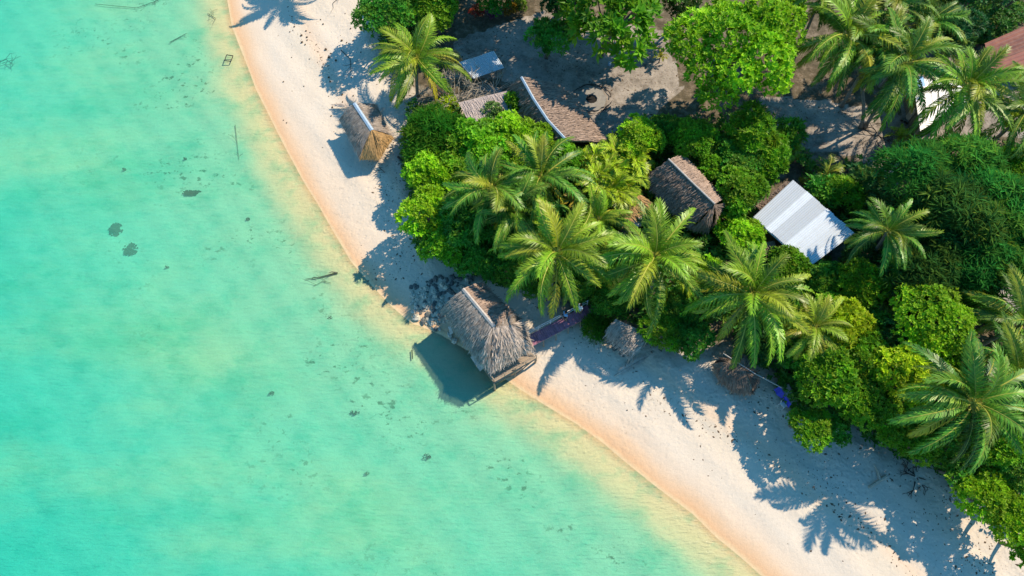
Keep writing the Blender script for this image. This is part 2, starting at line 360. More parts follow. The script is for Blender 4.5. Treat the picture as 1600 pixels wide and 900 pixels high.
# ---------------------------------------------------------------- ground and water
def axis(lo, hi, step, far):
    a = list(np.arange(lo, hi+1e-6, step)); d = step
    x = hi
    while x < far: d *= 1.35; x += d; a.append(x)
    d = step; x = lo
    while x > -far: d *= 1.35; x -= d; a.insert(0, x)
    return np.array(a)
def sheet(name, m, xs, ys, zf):
    X, Y = np.meshgrid(xs, ys, indexing='ij'); Z = zf(X, Y)
    nx, ny = X.shape; V = np.stack([X, Y, Z], -1).reshape(-1, 3)
    i = np.arange(nx-1)[:, None]*ny + np.arange(ny-1)[None, :]
    F = np.stack([i, i+ny, i+ny+1, i+1], -1).reshape(-1, 4)
    me = bpy.data.meshes.new(name); me.vertices.add(len(V)); me.vertices.foreach_set('co', V.astype(np.float32).ravel())
    me.loops.add(F.size); me.loops.foreach_set('vertex_index', F.ravel().astype(np.int32))
    me.polygons.add(len(F)); me.polygons.foreach_set('loop_start', (np.arange(len(F))*4).astype(np.int32))
    me.polygons.foreach_set('loop_total', np.full(len(F), 4, np.int32)); me.update(); me.validate()
    me.polygons.foreach_set('use_smooth', np.ones(len(F), bool))
    if name == 'ground':
        a = me.attributes.new('yard', 'FLOAT', 'POINT'); a.data.foreach_set('value', yard_mask(X, Y).astype(np.float32).ravel())
    for nm, ln in (('shore', SHORE), ('inland', VEG)):
        a = me.attributes.new(nm, 'FLOAT', 'POINT'); a.data.foreach_set('value', sdist(X, Y, ln).astype(np.float32).ravel())
    me.materials.append(m); o = link(name, me); o['kind'] = 'structure'; return o
sheet('ground', M_SAND, axis(-62, 62, 0.4, 3500), axis(-4, 72, 0.4, 3500), height)
sheet('sea_water', M_WATER, axis(-62, 30, 0.8, 3500), axis(-4, 72, 0.8, 3500), lambda X, Y: X*0)

# ---------------------------------------------------------------- foliage
def leaf_sprigs(mb, P, D, n, ll, lw, rng, spread=1.0, fold=0.15, hue=0.12, dark=0.25, curl=0.0, clump=None):
    """P sprig points, D outward directions; n leaves of length ll and width lw radiate from each"""
    k = len(P); D = D/np.linalg.norm(D, axis=1, keepdims=True)
    ref = np.where(np.abs(D[:, 2:3]) < 0.9, np.array([[0, 0, 1.]]), np.array([[1., 0, 0]]))
    A = np.cross(D, ref); A /= np.linalg.norm(A, axis=1, keepdims=True); B = np.cross(D, A)
    sb = 1 + (rng.random((k, 1))-0.5)*2*dark; sh = np.clip(rng.normal(0.06, hue, (k, 1)), 0, 0.9)
    if clump is not None: sb = sb*clump[:, :1]; sh = np.clip(sh+clump[:, 1:2], 0, 0.9)
    for j in range(n):
        th = 2*math.pi*(j+rng.random((k, 1))*0.8)/n; el = spread*(0.55+0.75*rng.random((k, 1)))
        dr = (np.cos(th)*A+np.sin(th)*B)*np.sin(el)+D*np.cos(el)
        sd = np.cross(dr, D); sd /= (np.linalg.norm(sd, axis=1, keepdims=True)+1e-6); nm = np.cross(sd, dr)
        l = ll*(0.65+0.7*rng.random((k, 1))); w = lw*(0.7+0.6*rng.random((k, 1)))
        p0 = P + dr*l*0.08; p2 = P + dr*l - nm*l*curl; mid = P + dr*l*0.5
        V = np.stack([p0, mid+sd*w*0.5+nm*w*fold, p2, mid-sd*w*0.5+nm*w*fold], 1).reshape(-1, 3)
        idx = np.arange(k)*4
        F = [f for i in idx.tolist() for f in ((i, i+1, i+2), (i, i+2, i+3))]
        c = np.hstack([sb*(0.85+0.3*rng.random((k, 1))), sh, sh*0]); mb.add(V, F, np.repeat(c, 4, 0))
def crown_points(Rr, rng, spacing, flat=0.75, nl=12, lob=(0.34, 0.52), lumps=1.0):
    cs = [np.array([0, 0, 0.15*Rr])]; rs = [Rr*0.55]
    for k in range(nl):
        a = 2.399*k + rng.random()*0.6; d = Rr*math.sqrt((k+0.6)/nl)*0.74; r = Rr*rng.uniform(*lob)
        cs.append(np.array([d*math.cos(a), d*math.sin(a), flat*Rr*(0.45-0.75*(d/Rr)**2)*lumps + rng.normal(0, 0.09)*Rr])); rs.append(r)
    P, D, T = [], [], []
    for c, r in zip(cs, rs):
        n = int(2*math.pi*r*r*1.5/spacing**2); u = rng.normal(size=(n, 3)); u /= np.linalg.norm(u, axis=1, keepdims=True)
        u[:, 2] = np.where(u[:, 2] < -0.35, -u[:, 2], u[:, 2])
        rad = r*(0.80+0.30*rng.random((n, 1))+0.14*np.sin(u[:, :1]*5+c[0]*3)*np.cos(u[:, 1:2]*6+c[1])); q = c + u*rad*np.array([1, 1, 0.85])
        ok = np.ones(n, bool)
        for c2, r2 in zip(cs, rs):
            if c2 is not c: ok &= np.linalg.norm((q-c2)/np.array([1, 1, .85]), axis=1) > r2*0.78
        ok &= rng.random(n) > 0.05
        P.append(q[ok]); D.append(u[ok]); T.append(np.tile([rng.uniform(0.68, 1.22), rng.normal(0.03, 0.09)], (int(ok.sum()), 1)))
    P = np.vstack(P); D = np.vstack(D) + np.array([0, 0, 0.85]) + rng.normal(0, 0.25, (len(P), 3))
    return P, D, cs, rs, np.vstack(T)
KINDS = {'round': dict(n=6, ll=0.27, lw=0.15, spacing=0.245), 'big': dict(n=8, ll=0.46, lw=0.17, spacing=0.42, spread=1.1),
         'strap': dict(n=12, ll=0.62, lw=0.075, spacing=0.40, spread=0.95, curl=0.2), 'fine': dict(n=5, ll=0.19, lw=0.11, spacing=0.185)}
CROWNS = {}
def crown_mesh(kind, var, Rr):
    key = (kind, var, Rr)
    if key not in CROWNS:
        rng = np.random.default_rng(hash((len(kind), var, int(Rr*10))) % 99991); k = dict(KINDS[kind]); sp = k.pop('spacing')
        P, D, cs, rs, T = crown_points(Rr, rng, sp, nl=int(8+Rr*2.6), lob=(0.30, 0.46) if Rr < 4 else (0.2, 0.33))
        mb = MB(); leaf_sprigs(mb, P, D, rng=rng, clump=T, **k); CROWNS[key] = (mb.mesh('crown', M_LEAF), cs, rs)
    return CROWNS[key]
def broad_tree(u, v, rpx, z, kind, col, name, label, cat='tree', group='broadleaf trees and shrubs behind the beach', var=None, big=None):
    P = at(u, v, z); base_z = gz(P[0], P[1]); Rm = rpx*mpp(P)*1.12; rnd = random.Random(int(u*7+v*13))
    ref = big or (2.4 if Rm > 1.5 else 1.2); var = rnd.randrange(3) if var is None else var
    me, cs, rs = crown_mesh(kind, var, ref); s = Rm/ref; az = rnd.uniform(0, 6.28)
    t = thing(name, label, cat, (P[0], P[1], base_z), group)
    zc = P[2]-base_z
    cr = link('crown', me, t, (0, 0, zc), (0, 0, az), (s, s, s*rnd.uniform(0.95, 1.15))); cr.color = (*col, 1)
    mb = MB(); r0 = 0.05+0.05*Rm; top = np.array([0, 0, zc*0.75])
    off = np.array([rnd.uniform(-.3, .3), 0.30*zc, 0])
    mb.tube([(off[0], off[1], -0.1), off*0.5+[0, 0, zc*0.4], top], [r0*1.3, r0, r0*0.8], 7)
    for c in cs[1:8]:
        q = np.array([c[0]*math.cos(az)-c[1]*math.sin(az), c[0]*math.sin(az)+c[1]*math.cos(az), c[2]])*s + [0, 0, zc]
        st = np.array([0, 0, zc*rnd.uniform(0.35, 0.7)]); m_ = (st+q)/2 + [0, 0, -0.1*Rm]
        mb.tube([st, m_, q], [r0*0.6, r0*0.4, r0*0.15], 5)
    link('trunk', mb.mesh('trunk', M_BARK), t); return t

# ---------------------------------------------------------------- palms
def frond_mesh(th0, droop, Lf, seed, nl=58, lmax=1.08, hang=0.5, yellow=0.08, m=None, wid=0.07):
    rng = np.random.default_rng(seed); n = 14; s = np.linspace(0, 1, n); mb = MB()
    ang = th0 - droop*s**1.25; pts = [np.zeros(3)]
    bend = rng.normal(0, 0.24)
    for i in range(1, n):
        a = (ang[i]+ang[i-1])/2; yb = bend*s[i]
        pts.append(pts[-1] + Lf/(n-1)*np.array([math.cos(a)*math.cos(yb), math.cos(a)*math.sin(yb), math.sin(a)]))
    pts = np.array(pts)
    mb.tube(pts, np.linspace(0.06, 0.018, n), 4, col=(1, 0.1, 0.85))
    ts = np.linspace(0.14, 0.995, nl)
    gap = (rng.random(nl) < 0.05) | (np.sin(np.arange(nl)*0.9+seed) > 0.97)
    comb = rng.normal(0, 0.12)
    for j, t in enumerate(ts):
        if gap[j]: continue
        x = t*(n-1); i = min(int(x), n-2); p = pts[i]*(1-(x-i)) + pts[i+1]*(x-i); d = pts[i+1]-pts[i]; d /= np.linalg.norm(d)
        side = np.cross(d, (0, 0, 1)); side /= np.linalg.norm(side); up = np.cross(side, d)
        prof = (math.sin(math.pi*min(1, (t-0.06)*0.98))**0.55)*(1-0.25*t)
        if t > 0.9: prof = max(prof, 0.34)
        for sg in (-1, 1):
            l = lmax*prof*rng.uniform(0.78, 1.12); fw = 0.45+0.75*t+rng.normal(0, 0.08)+comb*sg
            dr = side*sg*math.cos(fw)+d*math.sin(fw) + up*(0.30-0.12*hang)
            dr /= np.linalg.norm(dr)
            dr2 = dr - np.array([0, 0, 1])*hang*rng.uniform(0.7, 1.5) ; dr2 /= np.linalg.norm(dr2)
            m1 = p+dr*l*0.45; e = m1+dr2*l*0.6
            w = wid*(0.8+0.4*rng.random())*(1.0 if t < 0.85 else 0.7); wd = np.cross(dr, up); wd /= np.linalg.norm(wd)+1e-6
            wd2 = np.cross(dr2, up); wd2 /= np.linalg.norm(wd2)+1e-6
            c = (rng.uniform(0.62, 1.3), float(np.clip(rng.normal(yellow, 0.06) + 0.25*max(0, t-0.85), 0, 0.9)), 0.0)
            mb.add([p-wd*w*0.35, p+wd*w*0.35, m1+wd2*w*0.5, m1-wd2*w*0.5, e], [(0, 1, 2, 3), (3, 2, 4)], c)
    return mb.mesh('frond', m or M_FROND)
FR = {}
for sd in range(3):
    FR['up', sd] = frond_mesh(R(68), R(82), 3.9, sd, hang=0.45, yellow=0.2)
    FR['mid', sd] = frond_mesh(R(42), R(84), 4.7, sd+10, hang=1.1, yellow=0.12)
    FR['low', sd] = frond_mesh(R(16), R(72), 4.9, sd+20, hang=1.6, yellow=0.08)
    FR['hang', sd] = frond_mesh(R(-14), R(60), 4.5, sd+30, hang=1.8, yellow=0.3)
FR['small', 0] = frond_mesh(R(62), R(100), 1.5, 51, nl=20, lmax=0.55, hang=0.3, yellow=0.3, wid=0.075)
FR['small', 1] = frond_mesh(R(40), R(90), 1.6, 52, nl=20, lmax=0.6, hang=0.3, yellow=0.35, wid=0.08)
FR['small', 2] = frond_mesh(R(75), R(80), 1.3, 53, nl=18, lmax=0.5, hang=0.2, yellow=0.25, wid=0.075)
def nutmesh():
    mb = MB(); mb.ball((0, 0, 0), (0.13, 0.13, 0.16), 8, 6); return mb.mesh('coconut', M_COCO, True)
NUT = nutmesh()
def palm(u, v, z, rpx, label, col=(0.075, 0.17, 0.025), nf=24, base=None, seed=0, yel=0.0, nuts=5):
    P = at(u, v, z); sc = rpx*mpp(P)/4.15; rnd = random.Random(seed+int(u))
    if base is not None: B = ground(*base)
    else:
        B = np.array([P[0]-rnd.uniform(-0.6, 0.9), P[1]-rnd.uniform(-0.3, 1.0), 0]); B[2] = gz(B[0], B[1])
    t = thing('coconut_palm', label, 'palm tree', B, 'coconut palms along the beach')
    top = P-B; mb = MB(); K = 9
    pts = [np.array([top[0]*(k/K)**1.5, top[1]*(k/K)**1.5, -0.15+(top[2]+0.15)*k/K]) for k in range(K+1)]
    mb.tube(pts, [0.27]+[0.17-0.05*k/K for k in range(1, K+1)], 9); link('trunk', mb.mesh('trunk', M_PTRUNK, True), t)
    az = rnd.uniform(0, 6.28); wind = rnd.gauss(-1.9, 0.7); wa = rnd.uniform(0.05, 0.24)
    for k in range(nf):
        q = k/nf; cls = 'up' if q < 0.18 else 'mid' if q < 0.48 else 'low' if q < 0.84 else 'hang'
        az += 2.39996; me = FR[cls, rnd.randrange(3)]
        o = link('frond', me, t, tuple(top+[0, 0, 0.12-0.3*q]), (rnd.gauss(0, 0.34), rnd.gauss(0, 0.13)+wa*math.cos(az-wind), az+rnd.gauss(0, 0.30)), sc*rnd.uniform(0.78, 1.14))
        f = rnd.uniform(0.5, 1.55); y = yel + (0.6*rnd.random() if rnd.random() < 0.25 else 0.0) + (0.25 if cls == 'hang' else 0)
        if k >= nf-3 and rnd.random() < 0.6: y = 0.95; f = 0.7
        c = [col[0]*f, col[1]*f, col[2]*f]; g = (0.42, 0.38, 0.03); o.color = tuple(c[i]*(1-y)+g[i]*y for i in range(3))+(1,)
    for k in range(nuts):
        a = rnd.uniform(0, 6.28); link('coconut', NUT, t, tuple(top+[0.27*math.cos(a), 0.27*math.sin(a), -0.18-0.14*rnd.random()]), (rnd.random(), rnd.random(), 0))
    return t
def small_palm(u, v, z, rpx, name, label, cat, col, n=12, stems=1, group=None, seed=1):
    P = at(u, v, z); rnd = random.Random(seed+int(u)); bz = gz(P[0], P[1]); t = thing(name, label, cat, (P[0], P[1], bz), group)
    Rm = rpx*mpp(P); top = P[2]-bz; mb = MB()
    for s in range(stems):
        a = rnd.uniform(0, 6.28); d = Rm*0.62*math.sqrt((s+0.3)/stems) if stems > 1 else 0
        c = np.array([d*math.cos(a*1), d*math.sin(a), top*rnd.uniform(0.85, 1.05)])
        mb.tube([(c[0]*0.4, c[1]*0.4, -0.1), (c[0]*0.8, c[1]*0.8, c[2]*0.5), c], [0.07, 0.05, 0.035], 6)
        sc = (Rm/1.5) if stems == 1 else Rm/1.5*0.55
        az = rnd.uniform(0, 6)
        for k in range(n):
            az += 2.4; o = link('frond', FR['small', rnd.randrange(3)], t, tuple(c), (rnd.gauss(0, 0.3), rnd.gauss(0, 0.25), az), sc*rnd.uniform(0.8, 1.15))
            f = rnd.uniform(0.75, 1.3); o.color = (col[0]*f, col[1]*f, col[2]*f, 1)
    link('stem', mb.mesh('stem', M_BARK), t); return t
#PART2
# ---------------------------------------------------------------- trees
G1 = (0.13, 0.38, 0.012); G2 = (0.25, 0.52, 0.012); G3 = (0.06, 0.29, 0.025); G4 = (0.022, 0.16, 0.040); G5 = (0.12, 0.29, 0.08); G6 = (0.06, 0.32, 0.055); GY = (0.38, 0.54, 0.012)  # on plants labelled shaded, dark G3 and G4 put shade into the leaf colour
TREES = [  # u, v, radius px, z, kind, colour, label
 (1142,88,100,8.2,'round',G2,'largest round bright green tree, above the long grassless yard'),
 (955,30,70,8.0,'big',G1,'dark broad-leaved tree with star-shaped leaf clusters at top centre'),
 (602,22,42,5.2,'fine',G3,'dense dark green tree at the top edge beside the sand'),
 (678,18,34,5.0,'round',G1,'bright green tree just above the leftmost coconut palm'),
 (770,0,26,4.0,'round',G3,'small dark shrub at the top edge behind the red flowers'),
 (680,222,46,3.2,'strap',G3,'spiky pandanus shrub right beside the small beach hut'),
 (748,228,44,4.0,'round',G1,'green tree just right of the spiky pandanus by the beach hut'),
 (798,212,34,4.2,'round',G2,'yellowish tree below the bare twig bush'),
 (838,226,32,4.4,'round',G2,'round bright tree under the white ridge of the long thatched house'),
 (812,160,20,3.4,'round',G1,'small green bush left of the upper end of the white ridge'),
 (770,182,22,2.4,'fine',G5,'grey-green bush growing over the flat mat roof'),
 (672,275,34,3.8,'round',G2,'yellow-green bush at the sand edge below the spiky pandanus'),
 (712,262,34,3.6,'round',G1,'green bush between the yellow-green bush and the twin palms'),
 (668,335,38,4.5,'round',G2,'bush jutting furthest over the sand below the small beach hut'),
 (692,380,34,3.7,'round',G1,'green bush casting the broad shadow on the sand above the rocks'),
 (728,345,42,4.4,'big',G3,'dark leafy tree under the drooping left palm fronds'),
 (748,402,34,3.0,'round',G3,'dark bush above the rock heap beside the stilt hut'),
 (790,420,30,3.4,'round',G3,'dark bush left of the palm above the footbridge'),
 (800,345,44,4.0,'big',G3,'shaded leafy tree between the twin palms and the footbridge palm'),
 (880,250,28,4.2,'round',G1,'green bush under the lower end of the long thatched roof'),
 (905,205,20,2.4,'fine',G5,'low grey-green bush beside the long thatched roof eave'),
 (1000,218,32,4.4,'round',G2,'yellow-green tree above the yellow clump of areca palms'),
 (1040,205,26,3.6,'round',G3,'dark bush between the yard and the brown thatched house'),
 (1084,216,32,4.8,'fine',G1,'round blue-green tree topping the ridge of the brown thatched house'),
 (1130,235,26,3.8,'round',G3,'dark bush right of the round blue-green tree'),
 (1172,212,36,4.6,'big',G1,'broad-leaved tree below the largest round bright tree'),
 (1205,245,26,3.8,'big',G1,'broad-leaved bush left of the yellow ornamental palm'),
 (1160,262,30,4.0,'round',G3,'dark bush above the trees beside the brown thatched house'),
 (1158,298,34,4.6,'round',G1,'green tree between the brown thatched house and the metal roof'),
 (1200,262,22,3.8,'round',G1,'green bush above the top corner of the metal roof'),
 (1160,370,29,3.4,'round',G2,'neat round bush left of the bottom corner of the metal roof'),
 (1106,418,17,3.2,'round',G2,'small round bush between the two big palms below the thatch'),
 (1232,418,32,3.2,'round',G1,'green bush under the lower corner of the metal roof'),
 (1285,440,30,3.4,'round',G3,'dark bush right of the lower corner of the metal roof'),
 (1342,446,38,4.2,'round',G1,'bright tree below the leaning palm trunk'),
 (1318,300,26,3.4,'big',G1,'rosette-leaved bush in the shade above the metal roof'),
 (1345,285,22,3.4,'big',G4,'dark rosette bush beside the path end'),
 (1285,300,24,3.0,'big',G3,'dark leafy bush touching the upper right edge of the metal roof'),
 (932,512,18,1.7,'strap',G3,'grassy tuft at the land end of the footbridge'),
 (1035,515,30,3.4,'round',G1,'green bush right of the lean-to thatch on the beach'),
 (1078,528,30,3.2,'round',G3,'dark green bush overhanging the sand near the lean-to thatch'),
 (1060,480,28,3.6,'round',G3,'shaded bush under the second big palm'),
 (950,470,26,2.6,'round',G3,'shaded bush behind the footbridge between two palms'),
 (1425,275,46,7.2,'strap',G6,'spiky-leaved tree at the end of the pale path'),
 (1500,262,46,6.6,'strap',G6,'spiky-leaved tree directly below the right-hand palm'),
 (1490,345,62,7.0,'strap',G4,'dark spiky tree right of the leaning palm'),
 (1560,335,56,7.2,'strap',G6,'spiky tree near the right edge above mid height'),
 (1440,430,52,5.6,'strap',G4,'blackish spiky tree below the leaning palm'),
 (1530,415,56,6.4,'strap',G6,'spiky tree beside the pale clearing at the right edge'),
 (1592,265,32,5.4,'round',G1,'bush below the rightmost palm at the right edge'),
 (1590,385,30,6.0,'strap',G6,'spiky tree cut by the right edge'),
 (1310,520,46,5.0,'round',GY,'yellow-green tree behind the smaller palm above the blue tarp'),
 (1345,560,38,5.0,'round',G1,'green tree between the two yellow-green trees'),
 (1292,590,46,5.2,'round',G1,'large green tree directly above right of the blue tarp'),
 (1340,622,40,4.8,'round',G1,'green tree below and right of the blue tarp tree'),
 (1265,668,30,3.8,'round',G1,'low bush jutting onto the sand below the blue tarp'),
 (1302,672,22,3.4,'round',G3,'dark end of the low bush row on the sand'),
 (1452,508,58,6.6,'fine',G2,'tall fine-leaved tree below the blackish spiky tree'),
 (1412,588,46,5.8,'round',GY,'yellowest tree in the lower right canopy'),
 (1470,580,38,5.4,'round',G1,'green tree between the yellowest tree and the big right palm'),
 (1385,655,36,4.8,'round',G1,'green tree overhanging the sand below the yellowest tree'),
 (1430,690,34,4.4,'round',G1,'green bush on the sand edge under the big right palm'),
 (1480,700,34,4.4,'round',G3,'dark bush directly below the big right palm'),
 (1555,690,38,5.6,'round',G1,'tree right of the big right palm trunk'),
 (1590,655,34,5.8,'round',G1,'tree at the right edge beside the big right palm'),
 (1592,735,34,5.2,'round',G3,'dark tree at the right edge above the corner bushes'),
 (1540,775,40,4.6,'round',G2,'bright bush furthest down the sand edge at lower right'),
 (1580,812,36,4.4,'round',G2,'bright bush cut by the lower right edge'),
 (1500,742,28,4.0,'round',G3,'dark bush above the bright bush at lower right'),
 (1608,860,24,3.6,'round',G1,'last green bush in the lower right corner'),
 (1475,50,40,6.0,'big',G4,'very dark broad-leaved tree left of the rusty red roof'),
 (1530,-22,40,6.5,'round',G4,'very dark tree at the top right edge above the rusty roof'),
 (1450,5,40,6.2,'round',G4,'very dark tree at the top edge behind the palms'),
 (1600,-25,34,6.2,'round',G4,'very dark tree in the top right corner'),
 (1225,20,32,6.2,'round',G2,'bright tree squeezed between the largest tree and the palms'),
 (700,165,16,2.0,'fine',GY,'low yellowish bush left of the bare twig bush'),
 (690,190,20,1.8,'fine',GY,'low pale bush above the spiky pandanus'),
 (1590,190,20,3.6,'round',GY,'yellow bush under the rightmost palm'),
 (915,-75,80,9.0,'big',G3,'tall tree beyond the top edge shading the middle of the yard'),
 (815,-80,70,9.0,'big',G3,'tall tree beyond the top edge shading the yard by the red flowers'),
 (1010,-45,60,8.5,'big',G3,'tall tree beyond the top edge between the star-leaved tree and the largest tree'),
 (725,-95,60,8.0,'big',G1,'tree beyond the top edge above the bright green tree'),
 (860,60,30,5.0,'big',G3,'dark low limb of leaves left of the star-leaved tree'),
 (832,440,26,3.0,'round',G3,'dark shrub added for shade behind the stilt hut under the palm fronds'),  # added shrub, darkens sand that would otherwise be lit
 (905,440,28,3.2,'round',G3,'dark shrub added for shade between the two palms above the footbridge'),  # added shrub, fills out the palm shade
 (960,440,24,3.0,'big',G3,'leafy shrub added for shade left of the large palm above the lean-to thatch'),  # added shrub, thickens the shade below the palms
 (1120,440,24,3.2,'round',G1,'green shrub between the lean-to palm and the pink-flowered palm'),
 (1135,345,24,3.2,'round',G1,'green shrub at the lower right end of the brown thatched house'),
 (1205,445,24,2.8,'round',G1,'green shrub above the pink-flowered palm'),
 (1262,445,22,3.0,'round',G1,'green shrub between the metal roof corner and the smaller palm'),
 (1300,480,26,3.6,'round',G1,'green shrub right above the smaller palm'),
 (820,270,26,3.8,'round',G2,'bright bush tip between the twin palms'),
 (1115,262,24,3.4,'round',G1,'green bush touching the upper slope of the brown thatched house'),
 (1230,210,22,3.0,'big',G3,'dark leafy bush above the yellow ornamental palm'),
 (1520,480,30,4.6,'fine',G3,'dark tree left of the pale clearing at the right edge'),
 (1065,8,26,5.4,'round',G4,'dark tree at the top edge left of the largest tree'),
 (870,8,20,4.6,'round',G4,'dark shrub at the top edge left of the star-leaved tree'),
 (1385,320,24,4.0,'round',G4,'dark bush just above the leaning palm crown'),
 (1345,400,26,3.0,'big',G4,'blackish shrub around the foot of the leaning palm'),
 (1400,520,26,4.2,'round',G4,'dark shrub in the gap between the two yellow-green trees'),
 (1362,500,22,4.0,'round',G3,'dark shrub below the bright tree by the leaning palm'),
 (1240,470,24,2.8,'round',G3,'shaded shrub between the third big palm and the smaller palm'),
 (1190,545,24,2.6,'round',G4,'shaded shrub behind the round thatched shelter'),
 (1248,560,24,3.2,'round',G3,'shaded shrub under the smaller palm'),
 (1115,470,26,3.0,'round',G4,'shaded shrub under the left fronds of the third big palm'),
]
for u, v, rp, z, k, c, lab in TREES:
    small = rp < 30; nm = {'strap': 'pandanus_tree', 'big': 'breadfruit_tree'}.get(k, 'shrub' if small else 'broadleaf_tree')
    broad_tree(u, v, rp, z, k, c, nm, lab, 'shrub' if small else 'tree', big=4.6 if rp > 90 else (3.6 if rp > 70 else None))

PALMS = [ # u, v, r, z, label, seed, yellow, base
 (652,92,74,5.6,'leftmost coconut palm, its crown over the bushes beside the sand',1,0.12,None),
 (768,295,78,8.0,'left of the twin palms spreading over the bushes below the mat roof',2,0.05,None),
 (845,278,76,8.2,'right of the twin palms, below the long thatched roof',3,0.0,None),
 (870,396,92,7.6,'full palm directly above the footbridge',4,0.12,None),
 (1022,402,96,7.1,'large palm above the lean-to thatch on the beach',5,0.10,None),
 (1176,462,98,7.2,'large palm with a pink flower stalk above the round thatched shelter',6,0.10,None),
 (1272,512,64,6.6,'smaller yellowish palm right of the pink-flowered palm',7,0.3,None),
 (1386,362,64,7.6,'palm with a bare leaning trunk right of the metal roof',8,0.0,(1352,412)),
 (1326,58,88,9.5,'palm right of the largest round tree, over the yard',9,0.12,(1345,200)),
 (1412,100,86,9.5,'middle palm of the upper right group, left of the white roof',10,0.05,None),
 (1511,138,86,9.0,'palm over the white roof, below the rusty red roof',11,0.08,None),
 (1604,175,76,8.5,'palm cut by the right edge near the rusty red roof',12,0.05,None),
 (1392,8,64,9.5,'palm at the top edge behind the middle palm',13,0.05,None),
 (1285,-12,58,9.5,'palm at the top edge above the largest round tree',14,0.15,None),
 (1372,72,80,9.0,'palm squeezed between the palm over the yard and the middle palm',21,0.05,None),
 (1448,36,68,8.6,'dark palm between the middle palm and the palm over the white roof',22,0.0,None),
 (806,330,72,7.4,'palm just below and between the twin palms',24,0.05,None),
 (935,345,58,6.6,'low palm between the twin palms and the yellow clump of areca palms',25,0.12,None),
 (1590,585,86,7.8,'dark palm above right of the big dark palm at lower right',26,0.0,None),
 (1521,630,108,9.4,'big dark palm over the lower right bushes',15,-0.02,None),
 (1600,505,88,7.6,'palm reaching in from the right edge beside the clearing',16,0.05,None),
 (1640,615,84,8.0,'palm reaching in from the right edge right of the big dark palm',17,0.05,None),
 (505,-130,70,7.5,'palm above the top edge whose shadow falls on the beach',18,0.05,None),
]
for u, v, r, z, lab, sd, y, b in PALMS:
    palm(u, v, z, r, lab, seed=sd, yel=max(0, y), base=b, col=(0.05, 0.21, 0.018) if y < 0.06 else (0.10, 0.29, 0.014), nf=(28 if r < 70 else 34)+sd % 5)
# pink flower stalk on the sixth palm
p6 = [o for o in bpy.data.objects if o.get('label', '').startswith('large palm with a pink')][0]
tp = at(1174, 452, 7.5) - np.array(p6.location); rng = np.random.default_rng(5); mb = MB()
for k in range(14):
    d = rng.normal(size=3)*[0.35, 0.35, 0.12]+[0, 0.1, 0.45]; mb.tube([tp, tp+d*0.6, tp+d+[0, 0, -0.1]], [0.03, 0.025, 0.015], 4)
link('flower_stalk', mb.mesh('flower_stalk', tinted('pink_flower', (0.55, 0.28, 0.17), amp=0.2)), p6)

AG = 'small ornamental palms and palm shrubs'
small_palm(960, 266, 3.8, 70, 'areca_palm', 'yellow-green clump of areca palms between two thatched houses', 'palm shrub', (0.32, 0.52, 0.02), n=13, stems=16, group=AG)
small_palm(1243, 240, 2.4, 30, 'areca_palm', 'yellow ornamental palm clump above the metal roof', 'palm shrub', (0.34, 0.48, 0.03), n=10, stems=5, group=AG)
small_palm(1292, 272, 3.2, 34, 'areca_palm', 'green young palm at the path corner above the metal roof', 'palm shrub', (0.08, 0.17, 0.03), n=14, stems=1, group=AG)
small_palm(1405, 214, 1.4, 22, 'areca_palm', 'small yellow-green palm standing alone on the pale path', 'palm shrub', (0.36, 0.5, 0.03), n=12, stems=1, group=AG)
small_palm(1032, 88, 2.2, 16, 'areca_palm', 'tiny yellow-topped plant at the left foot of the largest tree', 'palm shrub', (0.3, 0.3, 0.03), n=9, stems=1, group=AG)
small_palm(898, 312, 2.6, 28, 'areca_palm', 'orange-tipped young palm among the small roofs', 'palm shrub', (0.36, 0.24, 0.03), n=12, stems=1, group=AG)
small_palm(1325, 420, 2.0, 30, 'areca_palm', 'dark young palm at the right of the metal roof corner', 'palm shrub', (0.05, 0.12, 0.03), n=12, stems=1, group=AG)
small_palm(952, 498, 1.8, 20, 'areca_palm', 'young green palm beside the footbridge end', 'palm shrub', (0.07, 0.16, 0.03), n=12, stems=1, group=AG)
small_palm(1385, 470, 4.2, 40, 'areca_palm', 'dark palm shrub under the blackish spiky tree', 'palm shrub', (0.04, 0.10, 0.03), n=16, stems=1, group=AG)
for k, (u, v, c, lab) in enumerate([(745, 18, (0.45, 0.05, 0.04), 'small red-leaved garden plant at the top of the yard'),
        (770, 20, (0.22, 0.04, 0.22), 'purple-leaved garden plant beside the red one'),
        (797, 14, (0.50, 0.26, 0.03), 'orange croton beside the purple-leaved plant'),
        (812, 8, (0.16, 0.32, 0.03), 'bright green garden plant right of the orange croton')]):
    broad_tree(u, v, 11, 1.7, 'fine', c, 'garden_plant', lab, 'plant', 'garden plants at the top of the yard')

def twig_bush(u, v, rpx, z, label, n=26, seed=3, m=None, flat=0.6, name='bare_bush'):
    P = at(u, v, z); rng = np.random.default_rng(seed); t = thing(name, label, 'bush', (P[0], P[1], gz(P[0], P[1])), 'bare leafless bushes')
    Rm = rpx*mpp(P); mb = MB()
    def br(p, d, l, r, dep):
        q = p; pts = [p]
        for i in range(3): d = d+rng.normal(0, 0.22, 3); d /= np.linalg.norm(d); q = q+d*l/3; pts.append(q)
        mb.tube(pts, np.linspace(r, r*0.6, 4), 4, cap=False)
        if dep:
            for k in range(3): d2 = d+rng.normal(0, 0.55, 3); d2[2] = max(d2[2], -0.1); br(pts[rng.integers(2, 4)], d2/np.linalg.norm(d2), l*0.62, r*0.6, dep-1)
    for k in range(n):
        a = rng.uniform(0, 6.28); d = np.array([math.cos(a), math.sin(a), flat*rng.uniform(0.4, 1.6)]); d /= np.linalg.norm(d)
        s = np.array([math.cos(a), math.sin(a), 0])*Rm*0.35*rng.random(); br(s, d, Rm*0.62, 0.05, 2)
    link('branches', mb.mesh('branches', m or M_TWIG), t)
